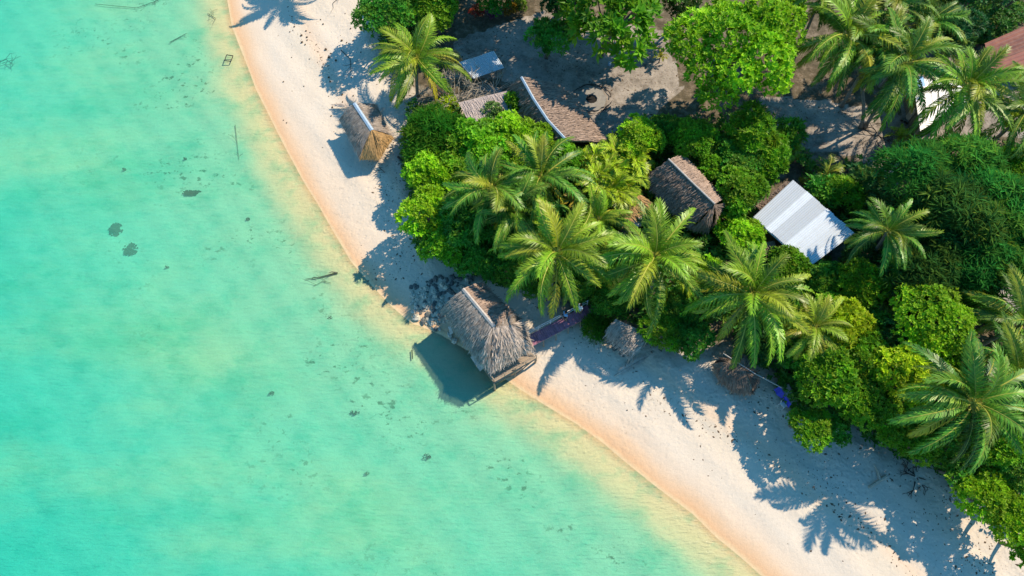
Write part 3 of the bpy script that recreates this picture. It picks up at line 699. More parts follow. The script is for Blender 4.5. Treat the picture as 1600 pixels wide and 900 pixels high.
twig_bush(706, 148, 50, 2.2, 'grey leafless bush below the leftmost palm', 30, 3, flat=0.9)
twig_bush(770, 136, 40, 1.8, 'dark leafless bush in front of the tin-topped table', 22, 4)
twig_bush(1368, 215, 34, 0.9, 'bare branches lying on the pale path', 7, 6, M_DARKWOOD, 0.12, 'fallen_branches')
twig_bush(1430, 745, 30, 0.8, 'dark tangle of dry branches on the shaded sand', 9, 8, M_DARKWOOD, 0.1, 'fallen_branches')

# low growth under the canopy
def inside(P, poly):
    x, y = P[:, 0], P[:, 1]; r = np.zeros(len(P), bool); n = len(poly)
    for i in range(n):
        (x1, y1), (x2, y2) = poly[i], poly[(i+1) % n]
        c = ((y1 > y) != (y2 > y)) & (x < (x2-x1)*(y-y1)/(y2-y1+1e-12)+x1); r ^= c
    return r
UND = [[(640,170),(700,180),(790,190),(900,250),(1000,200),(1120,200),(1180,180),(1230,230),(1180,330),(1130,420),(1100,530),(960,500),(900,470),(790,450),(650,390),(630,240)],
       [(1160,420),(1240,400),(1380,440),(1400,300),(1520,230),(1600,240),(1600,420),(1540,470),(1600,560),(1600,850),(1500,760),(1330,680),(1240,660),(1180,560),(1100,480)],
       [(575,0),(720,0),(700,50),(660,60),(640,140),(600,90)], [(1420,0),(1600,0),(1600,40),(1530,80),(1450,70)], [(1240,250),(1370,270),(1390,320),(1340,400),(1240,280)]]
rng = np.random.default_rng(11); PP = []
for poly in UND:
    w = np.array([at(u, v, 0.9)[:2] for u, v in poly]); lo, hi = w.min(0), w.max(0); n = int(np.prod(hi-lo)*13)
    q = rng.uniform(lo, hi, (n, 2)); q = q[inside(q, w)]; PP.append(q)
q = np.vstack(PP); dens = np.array([noise.noise((x*0.25, y*0.25, 3)) for x, y in q]); q = q[dens > -0.42]
z = height(q[:, 0], q[:, 1]) + 0.1 + 1.5*rng.random(len(q))**1.6
mb = MB(); Dn = rng.normal(0, 0.35, (len(q), 3)); Dn[:, 2] = 1
leaf_sprigs(mb, np.column_stack([q, z]), Dn, 7, 0.42, 0.17, rng, spread=1.15)
u_ = link('undergrowth', mb.mesh('undergrowth', M_LEAF)); u_.color = (0.045, 0.19, 0.025, 1)
tag(u_, 'low dark leafy undergrowth covering the ground between the trees', 'undergrowth', None, 'stuff')
# litter: husks, leaves, twigs near the tree line
poly = [at(u, v, 1)[:2] for u, v in [(560,0),(600,110),(600,260),(560,330),(560,430),(640,440),(800,440),(900,540),(1060,580),(1150,620),(1190,720),(1300,800),(1420,900),(1600,900),(1600,600),(1300,500),(1100,480),(900,420),(700,300),(720,150),(900,200),(1400,250),(1600,180),(1600,0)]]
w = np.array(poly); q = rng.uniform(w.min(0), w.max(0), (34000, 2)); q = q[inside(q, w)]; dens = np.array([noise.noise((x*0.35, y*0.35, 9)) for x, y in q]); q = q[dens > rng.uniform(-0.3, 0.5, len(q))]
q2 = rng.uniform(np.array(at(330,0)[:2])*[1, 0]+[-12, 0], [40, 62], (60000, 2)); s2 = sdist(q2[:, 0], q2[:, 1], SHORE); ln = np.array([noise.noise((x*0.12, y*0.12, 5)) for x, y in q2])
sel = (np.abs(s2-6.6-ln*2.5) < 0.25+0.5*rng.random(len(q2))) & (rng.random(len(q2)) < 0.5) | ((s2 > 3) & (s2 < 14) & (rng.random(len(q2)) < 0.02)); q = np.vstack([q, q2[sel]])
mb = MB()
for x, y in q:
    s = rng.choice([0.03, 0.05, 0.085], p=[0.6, 0.32, 0.08]); a = rng.uniform(0, 6.28); zz = gz(x, y) if False else 0
    c, s2 = math.cos(a), math.sin(a); l = s*rng.uniform(1, 2.4); h = s*0.5
    V = np.array([(-l, 0, 0), (0, -s, 0), (l, 0, 0), (0, s, 0), (0, 0, h)]); V = np.column_stack([V[:, 0]*c-V[:, 1]*s2+x, V[:, 0]*s2+V[:, 1]*c+y, V[:, 2]])
    mb.add(V, [(0, 1, 4), (1, 2, 4), (2, 3, 4), (3, 0, 4)])
V = np.vstack(mb.v); V[:, 2] += height(V[:, 0], V[:, 1]); mb.v = [V]
tag(link('litter', mb.mesh('litter', M_LITTER)), 'fallen leaves, husks and twigs strewn along the tree line', 'litter', None, 'stuff')

# ---------------------------------------------------------------- thatch
def thatch(lc, patches, dens=26, sl=0.62, sw=0.045, seed=0, bulge=0.12, th=0.16, cols=(0.75, 1.25), fringe=0.25, mess=0.16, edge=False, lift=0.09):
    """patches: (ridge0, ridge1, eave1, eave0) world corners, ridge to eave; strands lie down the slope in courses"""
    rng = np.random.default_rng(seed)
    for r0, r1, e1, e0 in patches:
        r0, r1, e1, e0 = [np.asarray(k, float) for k in (r0, r1, e1, e0)]
        nrm = np.cross(r1-r0 if np.linalg.norm(r1-r0) > 0.05 else e1-e0, (e0+e1)/2-(r0+r1)/2); nrm /= np.linalg.norm(nrm)
        if nrm[2] < 0: nrm = -nrm
        def S(a, b):                              # a along the ridge, b down
            p = (r0*(1-a)+r1*a)*(1-b)+(e0*(1-a)+e1*a)*b
            return p + nrm*bulge*math.sin(math.pi*min(1, b*1.05))*(math.sin(math.pi*min(max(a, 0), 1))**0.6 if edge else 1.0)
        n = 12; V = [S(i/n, j/n)+nrm*rng.normal(0, 0.018) for i in range(n+1) for j in range(n+1)]
        Bt = [p-np.array([0, 0, th]) for p in V]; m = (n+1)
        F = [(i*m+j, (i+1)*m+j, (i+1)*m+j+1, i*m+j+1) for i in range(n) for j in range(n)]
        o = m*m; F += [(o+i*m+j, o+i*m+j+1, o+(i+1)*m+j+1, o+(i+1)*m+j) for i in range(n) for j in range(n)]
        F += [(i*m+n, (i+1)*m+n, o+(i+1)*m+n, o+i*m+n) for i in range(n)]+[(j, j+1, o+j+1, o+j) for j in range(n)]+[(n*m+j, n*m+j+1, o+n*m+j+1, o+n*m+j) for j in range(n)]
        lc.add(np.array(V+Bt), F, (0.8, 0.8, 0.8))
        area = np.linalg.norm(np.cross(r1-r0, e0-r0))/2+np.linalg.norm(np.cross(e1-r1, e0-e1))/2; k = int(area*dens)
        for _ in range(k):
            a = rng.random(); b = rng.random()
            if np.linalg.norm(r1-r0) < 0.3: b = math.sqrt(b)
            b = min(1.0, (math.floor(b*7)+rng.random()*0.75)/7)
            p = S(a, b)+nrm*rng.uniform(0.01, 0.05); d = S(a, min(1, b+.02))-S(a, max(0, b-.02)); d /= np.linalg.norm(d)
            d = d + rng.normal(0, mess, 3); d /= np.linalg.norm(d); l = sl*rng.uniform(0.5, 1.25)
            if b > 0.9: l = fringe*rng.uniform(0.6, 1.8); d = d+np.array([0, 0, -0.25])
            sd_ = np.cross(d, nrm); sd_ /= np.linalg.norm(sd_); w = sw*rng.uniform(0.6, 1.5); e = p+d*l+nrm*rng.uniform(0.2, 1.3)*lift
            lc.add([p-sd_*w, p+sd_*w, e+sd_*w*0.5, e-sd_*w*0.5], [(0, 1, 2, 3)], np.ones(3)*rng.uniform(*cols))
def W(u, v, z): return at(u, v, z)
def ridge_cap(root, pts, w, m, name='ridge_cap', h=0.05):
    lc = Local(root)
    for a, b in zip(pts[:-1], pts[1:]):
        d = (b-a)/np.linalg.norm(b-a); s = np.cross(d, (0, 0, 1)); s /= np.linalg.norm(s)
        a2, b2 = a-d*0.05, b+d*0.05; up = np.array([0, 0, 0.10])
        lc.slab([a2+up, b2+up, b2+up*0.1+s*w, a2+up*0.1+s*w], h); lc.slab([a2+up*1.02, a2+up*0.12-s*w, b2+up*0.12-s*w, b2+up*1.02], h)
    return lc.part(name, m)
def pegs(root, pts, m, n=7):
    lc = Local(root)
    for k in range(n):
        f = (k+0.5)/n; p = pts[0]*(1-f)+pts[-1]*f; lc.box(p+[0, 0, 0.13], (0.5, 0.05, 0.05), 0.5)
    return lc.part('ridge_peg', m)
def post(root, p, z0, z1, r=0.07, name='post', m=None, lean=(0, 0)):
    lc = Local(root); lc.tube([(p[0]+lean[0], p[1]+lean[1], z0), ((p[0]*2+lean[0])/2, (p[1]*2+lean[1])/2, (z0+z1)/2), (p[0], p[1], z1)], [r*1.1, r, r*0.9], 7); return lc.part(name, m or M_WOOD)
def wall(root, a, b, z0, z1, th=0.06, name='wall', m=None):
    a, b = np.array(a[:2]), np.array(b[:2]); c = (a+b)/2; l = np.linalg.norm(b-a); lc = Local(root)
    rz = math.atan2(b[1]-a[1], b[0]-a[0]); lc.box((c[0], c[1], (z0+z1)/2), (l, th, z1-z0), rz)
    for k in range(int(l/0.35)+1):                # battens
        f = k*0.35/l; q = a*(1-f)+b*f; lc.box((q[0], q[1], (z0+z1)/2), (0.05, th+0.05, z1-z0-0.01), rz)
    return lc.part(name, m or M_WALL)
def inset(pts, f): c = sum(pts)/len(pts); return [c+(p-c)*f for p in pts]
def house_body(root, eaves, z0, zt, f=0.82, posts=True, door=True):
    q = [p+np.array([0.12, 0.22, 0]) for p in inset([np.array(e) for e in eaves], f*0.86)]; n = len(q)
    for i in range(n):
        a, b = q[i], q[(i+1) % n]; d = (b-a)[:2]; d = d/np.linalg.norm(d)
        aa = a.copy(); bb = b.copy(); aa[:2] += d*0.07; bb[:2] -= d*0.07; wall(root, aa, bb, z0, zt)
        if posts: post(root, a, z0-0.1, zt+0.05)
    if door:
        a, b = q[-1], q[0]; c = (a+b)/2; d = b-a; rz = math.atan2(d[1], d[0]); nr = np.array([d[1], -d[0]])/np.linalg.norm(d[:2])
        lc = Local(root); s = 1 if np.dot(nr, (c-sum(q)/n)[:2]) > 0 else -1
        lc.box((c[0]+nr[0]*0.08*s, c[1]+nr[1]*0.08*s, z0+0.85), (0.8, 0.05, 1.6), rz); lc.part('door', M_WOOD)
    return q

HG = None
# H1: small beach hut
c0 = ground(578, 222); zb = c0[2]
h1 = thing('beach_hut', 'small thatched beach hut with a pale blue ridge and golden straw hip', 'hut', c0)
r0, r1 = W(554,162,zb+3.2), W(581,203,zb+3.2)
l0, l1 = W(530,187,zb+1.7), W(562,248,zb+1.6); e0, e1 = W(588,164,zb+1.7), W(614,214,zb+1.7)
lc = Local(h1); thatch(lc, [(r0, r1, l1, l0), (r0, r1, e1, e0)], dens=200, sl=0.5, sw=0.018, seed=1, cols=(0.8, 1.4), mess=0.08, fringe=0.12, lift=0.04); lc.part('roof', M_THATCH)
lc = Local(h1); q0 = r1+np.array([0, 0, .04]); hb, hc = W(572,250,zb+1.45), W(609,230,zb+1.45)
thatch(lc, [(q0, q0, W(592,248,zb+1.4), l1), (q0, q0, e1, W(592,248,zb+1.4))], dens=330, seed=2, sl=0.5, cols=(0.7, 1.3), sw=0.013, bulge=0.25, mess=0.09, fringe=0.14, lift=0.06, edge=True); lc.part('hip_roof', M_TSTRAW, label='golden straw end of the hut roof')
ridge_cap(h1, [r0, r1], 0.17, M_CAPBLUE); house_body(h1, [l0, l1, e1, e0], zb, zb+1.75, 0.8)

# H2: hut on stilts
c0 = at(762, 520, 0); h2 = thing('stilt_hut', 'large grey thatched hut on stilts at the waterline', 'hut', (c0[0], c0[1], 0.0))
zd = 1.5; r0, r1 = W(724,452,5.1), W(772,510,5.1)
l0, l1 = W(690,484,3.1), W(748,566,3.0); e0, e1 = W(753,441,3.3), W(815,500,3.2)
b0, b1 = W(768,582,3.0), W(832,545,3.0)
lc = Local(h2); thatch(lc, [(r0, r1, l1, l0)], dens=170, sl=0.6, sw=0.022, seed=3, cols=(0.75, 1.45), mess=0.12, bulge=0.15, lift=0.05); lc.part('roof', M_THATCH)
lc = Local(h2); thatch(lc, [(r0, r1, e1, e0)], dens=60, sl=0.6, sw=0.03, seed=4, cols=(1.0, 1.5), mess=0.08, bulge=0.15); lc.part('roof', M_TBROWN, label='browner slope facing the trees')
lc = Local(h2); A_, B_ = W(770,511,5.14), W(799,507,4.75); thatch(lc, [(A_, B_, b1, b0), (A_, A_, b0, l1), (B_, B_, e1, b1), (A_, B_, e1, e1)], dens=150, sl=0.6, sw=0.024, seed=5, cols=(0.95, 1.7), mess=0.2, bulge=0.45, edge=True, lift=0.07); lc.part('hip_roof', M_THATCH, label='bulging rough thatch end over the veranda')
ridge_cap(h2, [r0, r1], 0.14, M_CAPWHITE)
foot = [W(700,487,zd+1.4), W(766,578,zd+1.4), W(826,542,zd+1.4), W(757,452,zd+1.4)]
house_body(h2, [p+[0, 0, 0] for p in foot], zd, 3.0, 0.88)
fl = [W(u, v, zd) for u, v in ((700,497),(772,598),(838,560),(764,468))]
lc = Local(h2); nb = 26
for k in range(nb):
    a, b = k/nb, (k+0.9)/nb; lc.slab([fl[0]*(1-a)+fl[1]*a, fl[0]*(1-b)+fl[1]*b, fl[3]*(1-b)+fl[2]*b, fl[3]*(1-a)+fl[2]*a], 0.05, np.ones(3)*random.Random(k).uniform(.7, 1.2))
lc.part('platform', M_WOOD)
for i in range(4):
    for j in range(3):
        a, b = i/3, j/2; p = (fl[0]*(1-a)+fl[1]*a)*(1-b)+(fl[3]*(1-a)+fl[2]*a)*b; zz = gz(p[0], p[1])
        post(h2, p, zz-0.3, zd-0.06, 0.09, 'stilt', lean=(0.08*math.sin(i*3+j), 0.1*math.cos(i+j*2)))
for s, (i, j) in enumerate(((0, 1), (1, 2))):
    a, b = fl[i], fl[j]; lc = Local(h2)
    for dz in (0.75, 0.0): lc.tube([a+[0, 0, dz-0.1*(dz == 0)], b+[0, 0, dz-0.1*(dz == 0)]], 0.05, 6)
    for k in range(5):
        q = a*(1-k/4)+b*k/4; lc.tube([q, q+[0, 0, 0.78]], 0.035, 5)
    lc.part('railing', M_WOOD)
lc = Local(h2); a, b = fl[1], fl[2]
lc.tube([a*0.95+b*0.05+[0, 0, -0.1], a*0.45+b*0.55+[0, 0, -1.1]], 0.05, 5); lc.tube([b*0.9+a*0.1+[0, 0, -0.1], a*0.5+b*0.5+[0, 0, -1.2]], 0.05, 5); lc.part('brace', M_WOOD)
lc = Local(h2); lc.slab([W(741,552,2.2), W(757,574,2.2), W(750,580,1.9), W(735,558,1.9)], 0.04); lc.slab([W(704,508,2.4), W(708,520,2.4), W(704,523,2.2), W(700,511,2.2)], 0.04); lc.part('awning', M_CAPWHITE)

# footbridge
a0, b0_ = W(826,534,1.55), W(922,484,1.75); dirv = (b0_-a0)/np.linalg.norm(b0_-a0); sv = np.array([-dirv[1], dirv[0], 0])
fb = thing('footbridge', 'narrow purple plank footbridge leading to the stilt hut', 'footbridge', (a0+b0_)/2*[1, 1, 0]+[0, 0, 0.6])
lc = Local(fb); n = 34; hw = 0.48
for k in range(n):
    p, q = a0*(1-k/n)+b0_*k/n, a0*(1-(k+.9)/n)+b0_*(k+.9)/n; lc.slab([p-sv*hw, q-sv*hw, q+sv*hw, p+sv*hw], 0.045, np.ones(3)*random.Random(k).uniform(.8, 1.25))
lc.part('deck', M_BOARD)
for s in (-1, 1):
    lc = Local(fb); lc.tube([a0+sv*hw*.9*s+[0, 0, -.1], b0_+sv*hw*.9*s+[0, 0, -.1]], 0.05, 5); lc.part('beam', M_WOOD)
for hh in (0.45, 0.85):
    lc = Local(fb); lc.tube([a0+sv*(hw+.02)+[0, 0, hh], b0_+sv*(hw+.02)+[0, 0, hh]], 0.028, 6); lc.part('rail', M_WHITE)
for k in range(6):
    p = a0*(1-k/5)+b0_*k/5+sv*(hw+.02); lc = Local(fb); lc.tube([p+[0, 0, -.05], p+[0, 0, .9]], 0.035, 5); lc.part('rail_post', M_WHITE)
for k in range(1, 5):
    for s in (-1, 1):
        p = a0*(1-k/5)+b0_*k/5+sv*hw*.8*s; post(fb, p, gz(p[0], p[1])-.2, p[2]-.06, 0.045, 'trestle', lean=(sv[0]*.2*s, sv[1]*.2*s-0.1))

# H3: long thatched house with white curved ridge
c0 = ground(880, 190); zb = c0[2]
h3 = thing('thatched_house', 'long brown thatched house with a curved white ridge board', 'house', c0)
rp = [W(815,121,zb+4.2), W(834,155,zb+4.2), W(856,188,zb+4.1), W(886,220,zb+4.0)]
ep = [W(872,132,zb+2.6), W(903,156,zb+2.5), W(924,184,zb+2.4), W(947,223,zb+2.3)]
lp = [W(793,140,zb+2.3), W(812,178,zb+2.3), W(835,212,zb+2.2), W(868,242,zb+2.1)]
lc = Local(h3)
for i in range(3): thatch(lc, [(rp[i], rp[i+1], ep[i+1], ep[i])], dens=45, sl=0.5, sw=0.03, seed=20+i, cols=(0.9, 1.5), mess=0.10, bulge=0.08)
lc.part('roof', M_TBROWN)
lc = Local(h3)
for i in range(3): thatch(lc, [(rp[i], rp[i+1], lp[i+1], lp[i])], dens=45, sl=0.6, sw=0.035, seed=30+i, cols=(0.6, 1.1), bulge=0.08)  # darker strands than the other slope: shade put into their colour
lc.part('roof', M_TBROWN, label='steep slope behind bushes, shade put into its strands')
ridge_cap(h3, rp, 0.12, M_CAPBLUE); house_body(h3, [lp[0], lp[3], ep[3], ep[0]], zb, zb+2.2, 0.84)
# lower mat-roofed annex and drooping lower end
c0 = ground(755, 175); zb = c0[2]; h = thing('mat_roof_shed', 'low shed with a flat faded mat roof among the bushes', 'shed', c0)
m_ = [W(716,160,zb+2.3), W(808,138,zb+2.5), W(832,172,zb+2.1), W(738,200,zb+1.9)]
lc = Local(h); thatch(lc, [(m_[0], m_[1], m_[2], m_[3])], dens=25, sw=0.025, seed=40, cols=(1.0, 1.25), mess=0.05, bulge=0.02, th=0.08)
lc.part('roof', tinted('faded_mat', (0.44, 0.37, 0.34), amp=0.15, useattr=True)); house_body(h, m_, zb, zb+1.85, 0.88)
c0 = ground(905, 255); zb = c0[2]; h = thing('lean_to', 'dark brown thatch lean-to under the end of the long house', 'shed', c0)
m_ = [W(878,226,zb+2.5), W(925,236,zb+2.5), W(922,262,zb+1.7), W(868,262,zb+1.7)]
lc = Local(h); thatch(lc, [tuple(m_)], dens=50, sw=0.03, seed=41, cols=(0.6, 1.2)); lc.part('roof', M_TBROWN); house_body(h, m_, zb, zb+1.6, 0.85)

# H4: brown thatched house
c0 = ground(1075, 315); zb = c0[2]; h4 = thing('thatched_house', 'dark brown thatched house with a thin pale ridge pole', 'house', c0)
r0, r1 = W(1044,250,zb+4.2), W(1116,320,zb+4.2); l0, l1 = W(1006,283,zb+2.0), W(1078,358,zb+1.9); e0, e1 = W(1072,246,zb+2.6), W(1132,312,zb+2.5)
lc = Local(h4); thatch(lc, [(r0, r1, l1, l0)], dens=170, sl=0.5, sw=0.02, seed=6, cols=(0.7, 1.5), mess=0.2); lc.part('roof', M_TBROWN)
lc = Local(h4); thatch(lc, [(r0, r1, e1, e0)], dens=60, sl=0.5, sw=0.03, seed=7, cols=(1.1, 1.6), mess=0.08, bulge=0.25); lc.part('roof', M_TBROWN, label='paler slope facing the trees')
lc = Local(h4); ap = r1+np.array([0, 0, .05]); mm = W(1108,362,zb+1.8); thatch(lc, [(ap, ap, mm, l1), (ap, ap, e1, mm)], dens=170, sl=0.45, sw=0.02, seed=8, cols=(0.8, 1.3), bulge=0.3); lc.part('hip_roof', M_TBROWN)
lc = Local(h4); lc.tube([r0+[0, 0, .14], (r0+r1)/2+[0, 0, .1], r1+[0, 0, .14]], 0.09, 7); lc.part('ridge_pole', M_CAPWHITE)
house_body(h4, [l0, l1, e1, e0], zb, zb+2.0, 0.82)

# small straw shed, sheets and heaps between the houses
c0 = ground(985, 335); zb = c0[2]; h = thing('straw_shed', 'little shed with an orange straw roof between the palms', 'shed', c0)
m_ = [W(955,330,zb+2.4), W(1000,304,zb+2.6), W(1020,322,zb+2.0), W(968,352,zb+1.9)]
lc = Local(h); thatch(lc, [tuple(m_)], dens=110, sw=0.03, seed=9, cols=(0.7, 1.25)); lc.part('roof', M_TSTRAW); house_body(h, m_, zb, zb+1.8, 0.85)
def tin_panels(root, q, n, m, amp=(0.85, 1.15), seed=1, name='roof_sheet', corr=0.055, step=0.16):
    """corrugated sheets laid side by side from q0->q1; corrugations run q0->q3"""
    q = [np.asarray(k, float) for k in q]; rnd = random.Random(seed); nr = np.cross(q[1]-q[0], q[3]-q[0]); nr /= np.linalg.norm(nr); nr = nr if nr[2] > 0 else -nr
    for k in range(n):
        a, b = k/n, (k+1.02)/n if k < n-1 else 1.0; lc = Local(root); w = np.linalg.norm(q[1]-q[0])*(b-a); m2 = max(4, int(w/step)*2); c = rnd.uniform(*amp); lift = nr*(0.03*(k % 2))
        j0, j1 = rnd.uniform(-.02, .05), rnd.uniform(-.02, .05); dn = (q[3]-q[0])/np.linalg.norm(q[3]-q[0]); T, Bm = [], []
        for i in range(m2+1):
            f = a+(b-a)*i/m2; off = nr*corr*(i % 2)+lift; T.append((q[0]*(1-f)+q[1]*f)-dn*j0+off); Bm.append((q[3]*(1-f)+q[2]*f)+dn*j1+off)
        V = T+Bm; V2 = [p-nr*0.008 for p in V]; o = m2+1
        F = [(i, i+1, o+i+1, o+i) for i in range(m2)]+[(2*o+i, 3*o+i, 3*o+i+1, 2*o+i+1) for i in range(m2)]
        F += [(i, 2*o+i, 2*o+i+1, i+1) for i in range(m2)]+[(o+i, o+i+1, 3*o+i+1, 3*o+i) for i in range(m2)]+[(0, o, 3*o, 2*o), (m2, 2*o+m2, 3*o+m2, o+m2)]
        lc.add(np.array(V+V2), F, (c, c, c*1.01)); lc.part(name, m)
for (qs, lab, sd) in (([(979,338,2.0),(1010,326,2.1),(1020,345,1.8),(990,358,1.7)], 'white sheet lying beside the orange straw roof', 2), ([(922,338,1.9),(948,326,2.0),(955,352,1.7),(930,362,1.6)], 'pale scrap roof with orange fronds left of the straw shed', 3)):
    w_ = [W(u, v, z) for u, v, z in qs]; g_ = sum(w_)/4; t = thing('sheet_roof', lab, 'roof', (g_[0], g_[1], gz(g_[0], g_[1])))
    tin_panels(t, w_, 3, M_TIN, seed=sd)
    for p in inset(w_, 0.85): post(t, p, gz(p[0], p[1])-.1, p[2]-0.05, 0.04)

# H6: white corrugated roof building
c0 = ground(1255, 360); zb = c0[2]; h6 = thing('metal_roof_house', 'house with a white corrugated metal roof half shaded by a palm', 'house', c0)
q_ = [W(1239,281,zb+3.1), W(1335,364,zb+3.1), W(1265,417,zb+2.5), W(1177,339,zb+2.5)]
tin_panels(h6, q_, 9, M_TIN, seed=4, amp=(0.74, 1.12)); house_body(h6, q_, zb, zb+2.4, 0.92)
lc = Local(h6); lc.tube([q_[3]+[0, 0, -.08], q_[2]+[0, 0, -.08]], 0.07, 6); lc.part('fascia', M_CAPBLUE)
c0 = ground(1205, 315); zb = c0[2]; h = thing('lean_to', 'brown thatch strip beside the upper left edge of the metal roof', 'shed', c0)
m_ = [W(1228,283,zb+2.3), W(1236,288,zb+2.3), W(1190,332,zb+1.9), W(1180,322,zb+1.9)]
lc = Local(h); thatch(lc, [(m_[0], m_[3], m_[2], m_[1])], dens=60, sw=0.03, seed=43); lc.part('roof', M_TBROWN)
for p in m_: post(h, p, zb-.1, p[2]-.1, 0.05)
c0 = ground(1198, 395); zb = c0[2]; h = thing('lean_to', 'small grey thatch patch below the left corner of the metal roof', 'shed', c0)
m_ = [W(1188,380,zb+1.8), W(1210,376,zb+1.8), W(1214,396,zb+1.3), W(1190,400,zb+1.3)]
lc = Local(h); thatch(lc, [tuple(m_)], dens=60, sw=0.03, seed=44); lc.part('roof', M_TBROWN)
for p in m_: post(h, p, zb-.1, p[2]-.1, 0.05)

# H7: lean-to thatch on the sand
c0 = ground(985, 540); zb = c0[2]; h7 = thing('thatch_shelter', 'open lean-to shelter of faded thatch at the top of the beach', 'shelter', c0)
m_ = [W(962,498,zb+2.6), W(1018,524,zb+2.7), W(986,560,zb+1.5), W(946,522,zb+1.5)]
lc = Local(h7); thatch(lc, [tuple(m_)], dens=150, sl=0.7, sw=0.025, seed=50, cols=(0.9, 1.7), mess=0.2, bulge=0.2); lc.part('roof', M_THATCH)
for p in inset(m_, 0.9): post(h7, p, zb-.2, p[2]-.15, 0.05)
lc = Local(h7); lc.tube([m_[3], m_[2]], 0.05, 6); lc.tube([m_[3]+[0, 0, -.1], (m_[3]+m_[2])/2+[0.2, -.3, -.25], m_[2]+[0, 0, -.1]], 0.03, 5); lc.part('eave_pole', M_DARKWOOD)
# H8: round thatched shelter
c0 = ground(1150, 595); zb = c0[2]; h8 = thing('thatch_shelter', 'rounded shaggy thatch shelter with a long pole across it', 'shelter', c0)
r0, r1 = W(1135,565,zb+2.5), W(1165,580,zb+2.5); o_ = [W(1114,568,zb+1.4), W(1122,592,zb+1.3), W(1146,612,zb+1.2), W(1175,616,zb+1.2), W(1186,592,zb+1.4), W(1160,560,zb+1.6)]
lc = Local(h8); thatch(lc, [(r0, r0, o_[1], o_[0]), (r0, (r0+r1)/2, o_[2], o_[1]), ((r0+r1)/2, r1, o_[3], o_[2]), (r1, r1, o_[4], o_[3]), (r0, r1, o_[5], o_[5]), (r1, r1, o_[5], o_[4]), (r0, r0, o_[0], o_[5])], dens=220, sl=0.5, sw=0.02, seed=51, cols=(0.5, 1.15), mess=0.2, bulge=0.25); lc.part('roof', M_TBROWN)
for p in inset(o_[:5], 0.8): post(h8, p, zb-.2, p[2]+.1, 0.05)
lc = Local(h8); lc.tube([W(1130,552,zb+2.7), W(1180,584,zb+2.4), W(1222,606,zb+2.0)], 0.045, 6); lc.part('pole', M_CAPWHITE)

# H9 tin-topped table / low roof
c0 = ground(748, 108); zb = c0[2]; h9 = thing('tin_shed', 'low shed with a pale blue tin roof beside the leftmost palm', 'shed', c0)
q_ = [W(717,98,zb+1.3), W(772,80,zb+1.35), W(788,106,zb+1.15), W(740,123,zb+1.1)]
tin_panels(h9, q_, 3, M_TIN, seed=6, amp=(0.85, 1.0))
for p in inset(q_, 0.88): post(h9, p, zb-.1, p[2]-.05, 0.05)
c0 = ground(712, 98); zb = c0[2]; h = thing('straw_shed', 'small orange straw roof left of the pale blue tin roof', 'shed', c0)
m_ = [W(690,88,zb+1.3), W(712,77,zb+1.5), W(723,93,zb+1.1), W(700,104,zb+0.9)]
lc = Local(h); thatch(lc, [tuple(m_)], dens=110, sw=0.03, seed=45, cols=(0.7, 1.2)); lc.part('roof', M_TSTRAW); [post(h, p, zb-.1, p[2]-.1, 0.05) for p in inset(m_, .85)]
# H10 rusty roof
c0 = ground(1590, 95); zb = c0[2]; h = thing('rusty_roof_house', 'house with a rusty red metal roof at the right edge', 'house', c0)
q_ = [W(1538,68,zb+3.0), W(1640,24,zb+3.4), W(1665,84,zb+3.0), W(1552,122,zb+2.6)]
tin_panels(h, [q_[0], q_[3], q_[2], q_[1]], 5, M_RUST, seed=7, amp=(0.45, 1.35), step=0.3, corr=0.08); house_body(h, q_, zb, zb+2.4, 0.93)
# H11 white roof under the palm
c0 = ground(1465, 165); zb = c0[2]; h = thing('white_roof_house', 'house with a bright white roof glimpsed under the palm fronds', 'house', c0)
q_ = [W(1426,122,zb+2.9), W(1500,128,zb+2.9), W(1512,158,zb+2.5), W(1438,205,zb+2.5)]
tin_panels(h, q_, 3, M_WHITE, seed=8, amp=(0.95, 1.05), corr=0.006); house_body(h, q_, zb, zb+2.4, 0.93)
lc = Local(h); lc.slab([W(1428,120,zb+3.05), W(1442,119,zb+3.05), W(1446,134,zb+3.0), W(1432,136,zb+3.0)], 0.03); lc.part('skylight', M_LBLUE)
for k in range(9):
    p = ground(1408+k*4.2+(k % 2)*1.5, 189+k*1.9); o = thing('pot', None, 'pot', p, 'row of dark pots beside the white roof'); o['label'] = 'small dark pot in the row at the corner of the white roof'
    lc = Local(o); lc.tube([p, p+[0, 0, .12], p+[0, 0, .26], p+[0, 0, .28]], [.07, .12, .13, .10], 10); lc.part('bowl', M_DARKWOOD); lc = Local(o); lc.tube([p+[0, 0, .28], p+[0, 0, .31]], [.14, .13], 10); lc.part('rim', M_ROCKD)

# ---------------------------------------------------------------- yard things
g = ground(924, 156); w_ = thing('fire_pit', 'round concrete ring with a soot-black hollow in the yard', 'fire pit', g)
lc = Local(w_); K = 28
for (ra, rb, z0, z1) in ((0.55, 1.45, 0.0, 0.16),):
    V = []
    for k in range(K):
        a = 2*math.pi*k/K; jr = 1+0.05*math.sin(k*2.3)
        for r, z in ((rb*jr, -.1), (rb*jr*.97, z1), (ra*jr, z1+.03), (ra*jr*.9, -.1)): V.append(g+[r*math.cos(a), r*math.sin(a), z])
    lc.add(np.array(V), [(4*k+j, 4*((k+1) % K)+j, 4*((k+1) % K)+j+1, 4*k+j+1) for k in range(K) for j in range(3)])
lc.part('ring', M_CONC)
lc = Local(w_); lc.tube([g+[0, 0, .02], g+[0, 0, .05]], [0.52, 0.5], 16); lc.part('black_disc', M_DARK)  # flat black disc filling the hollow
rng = np.random.default_rng(77)
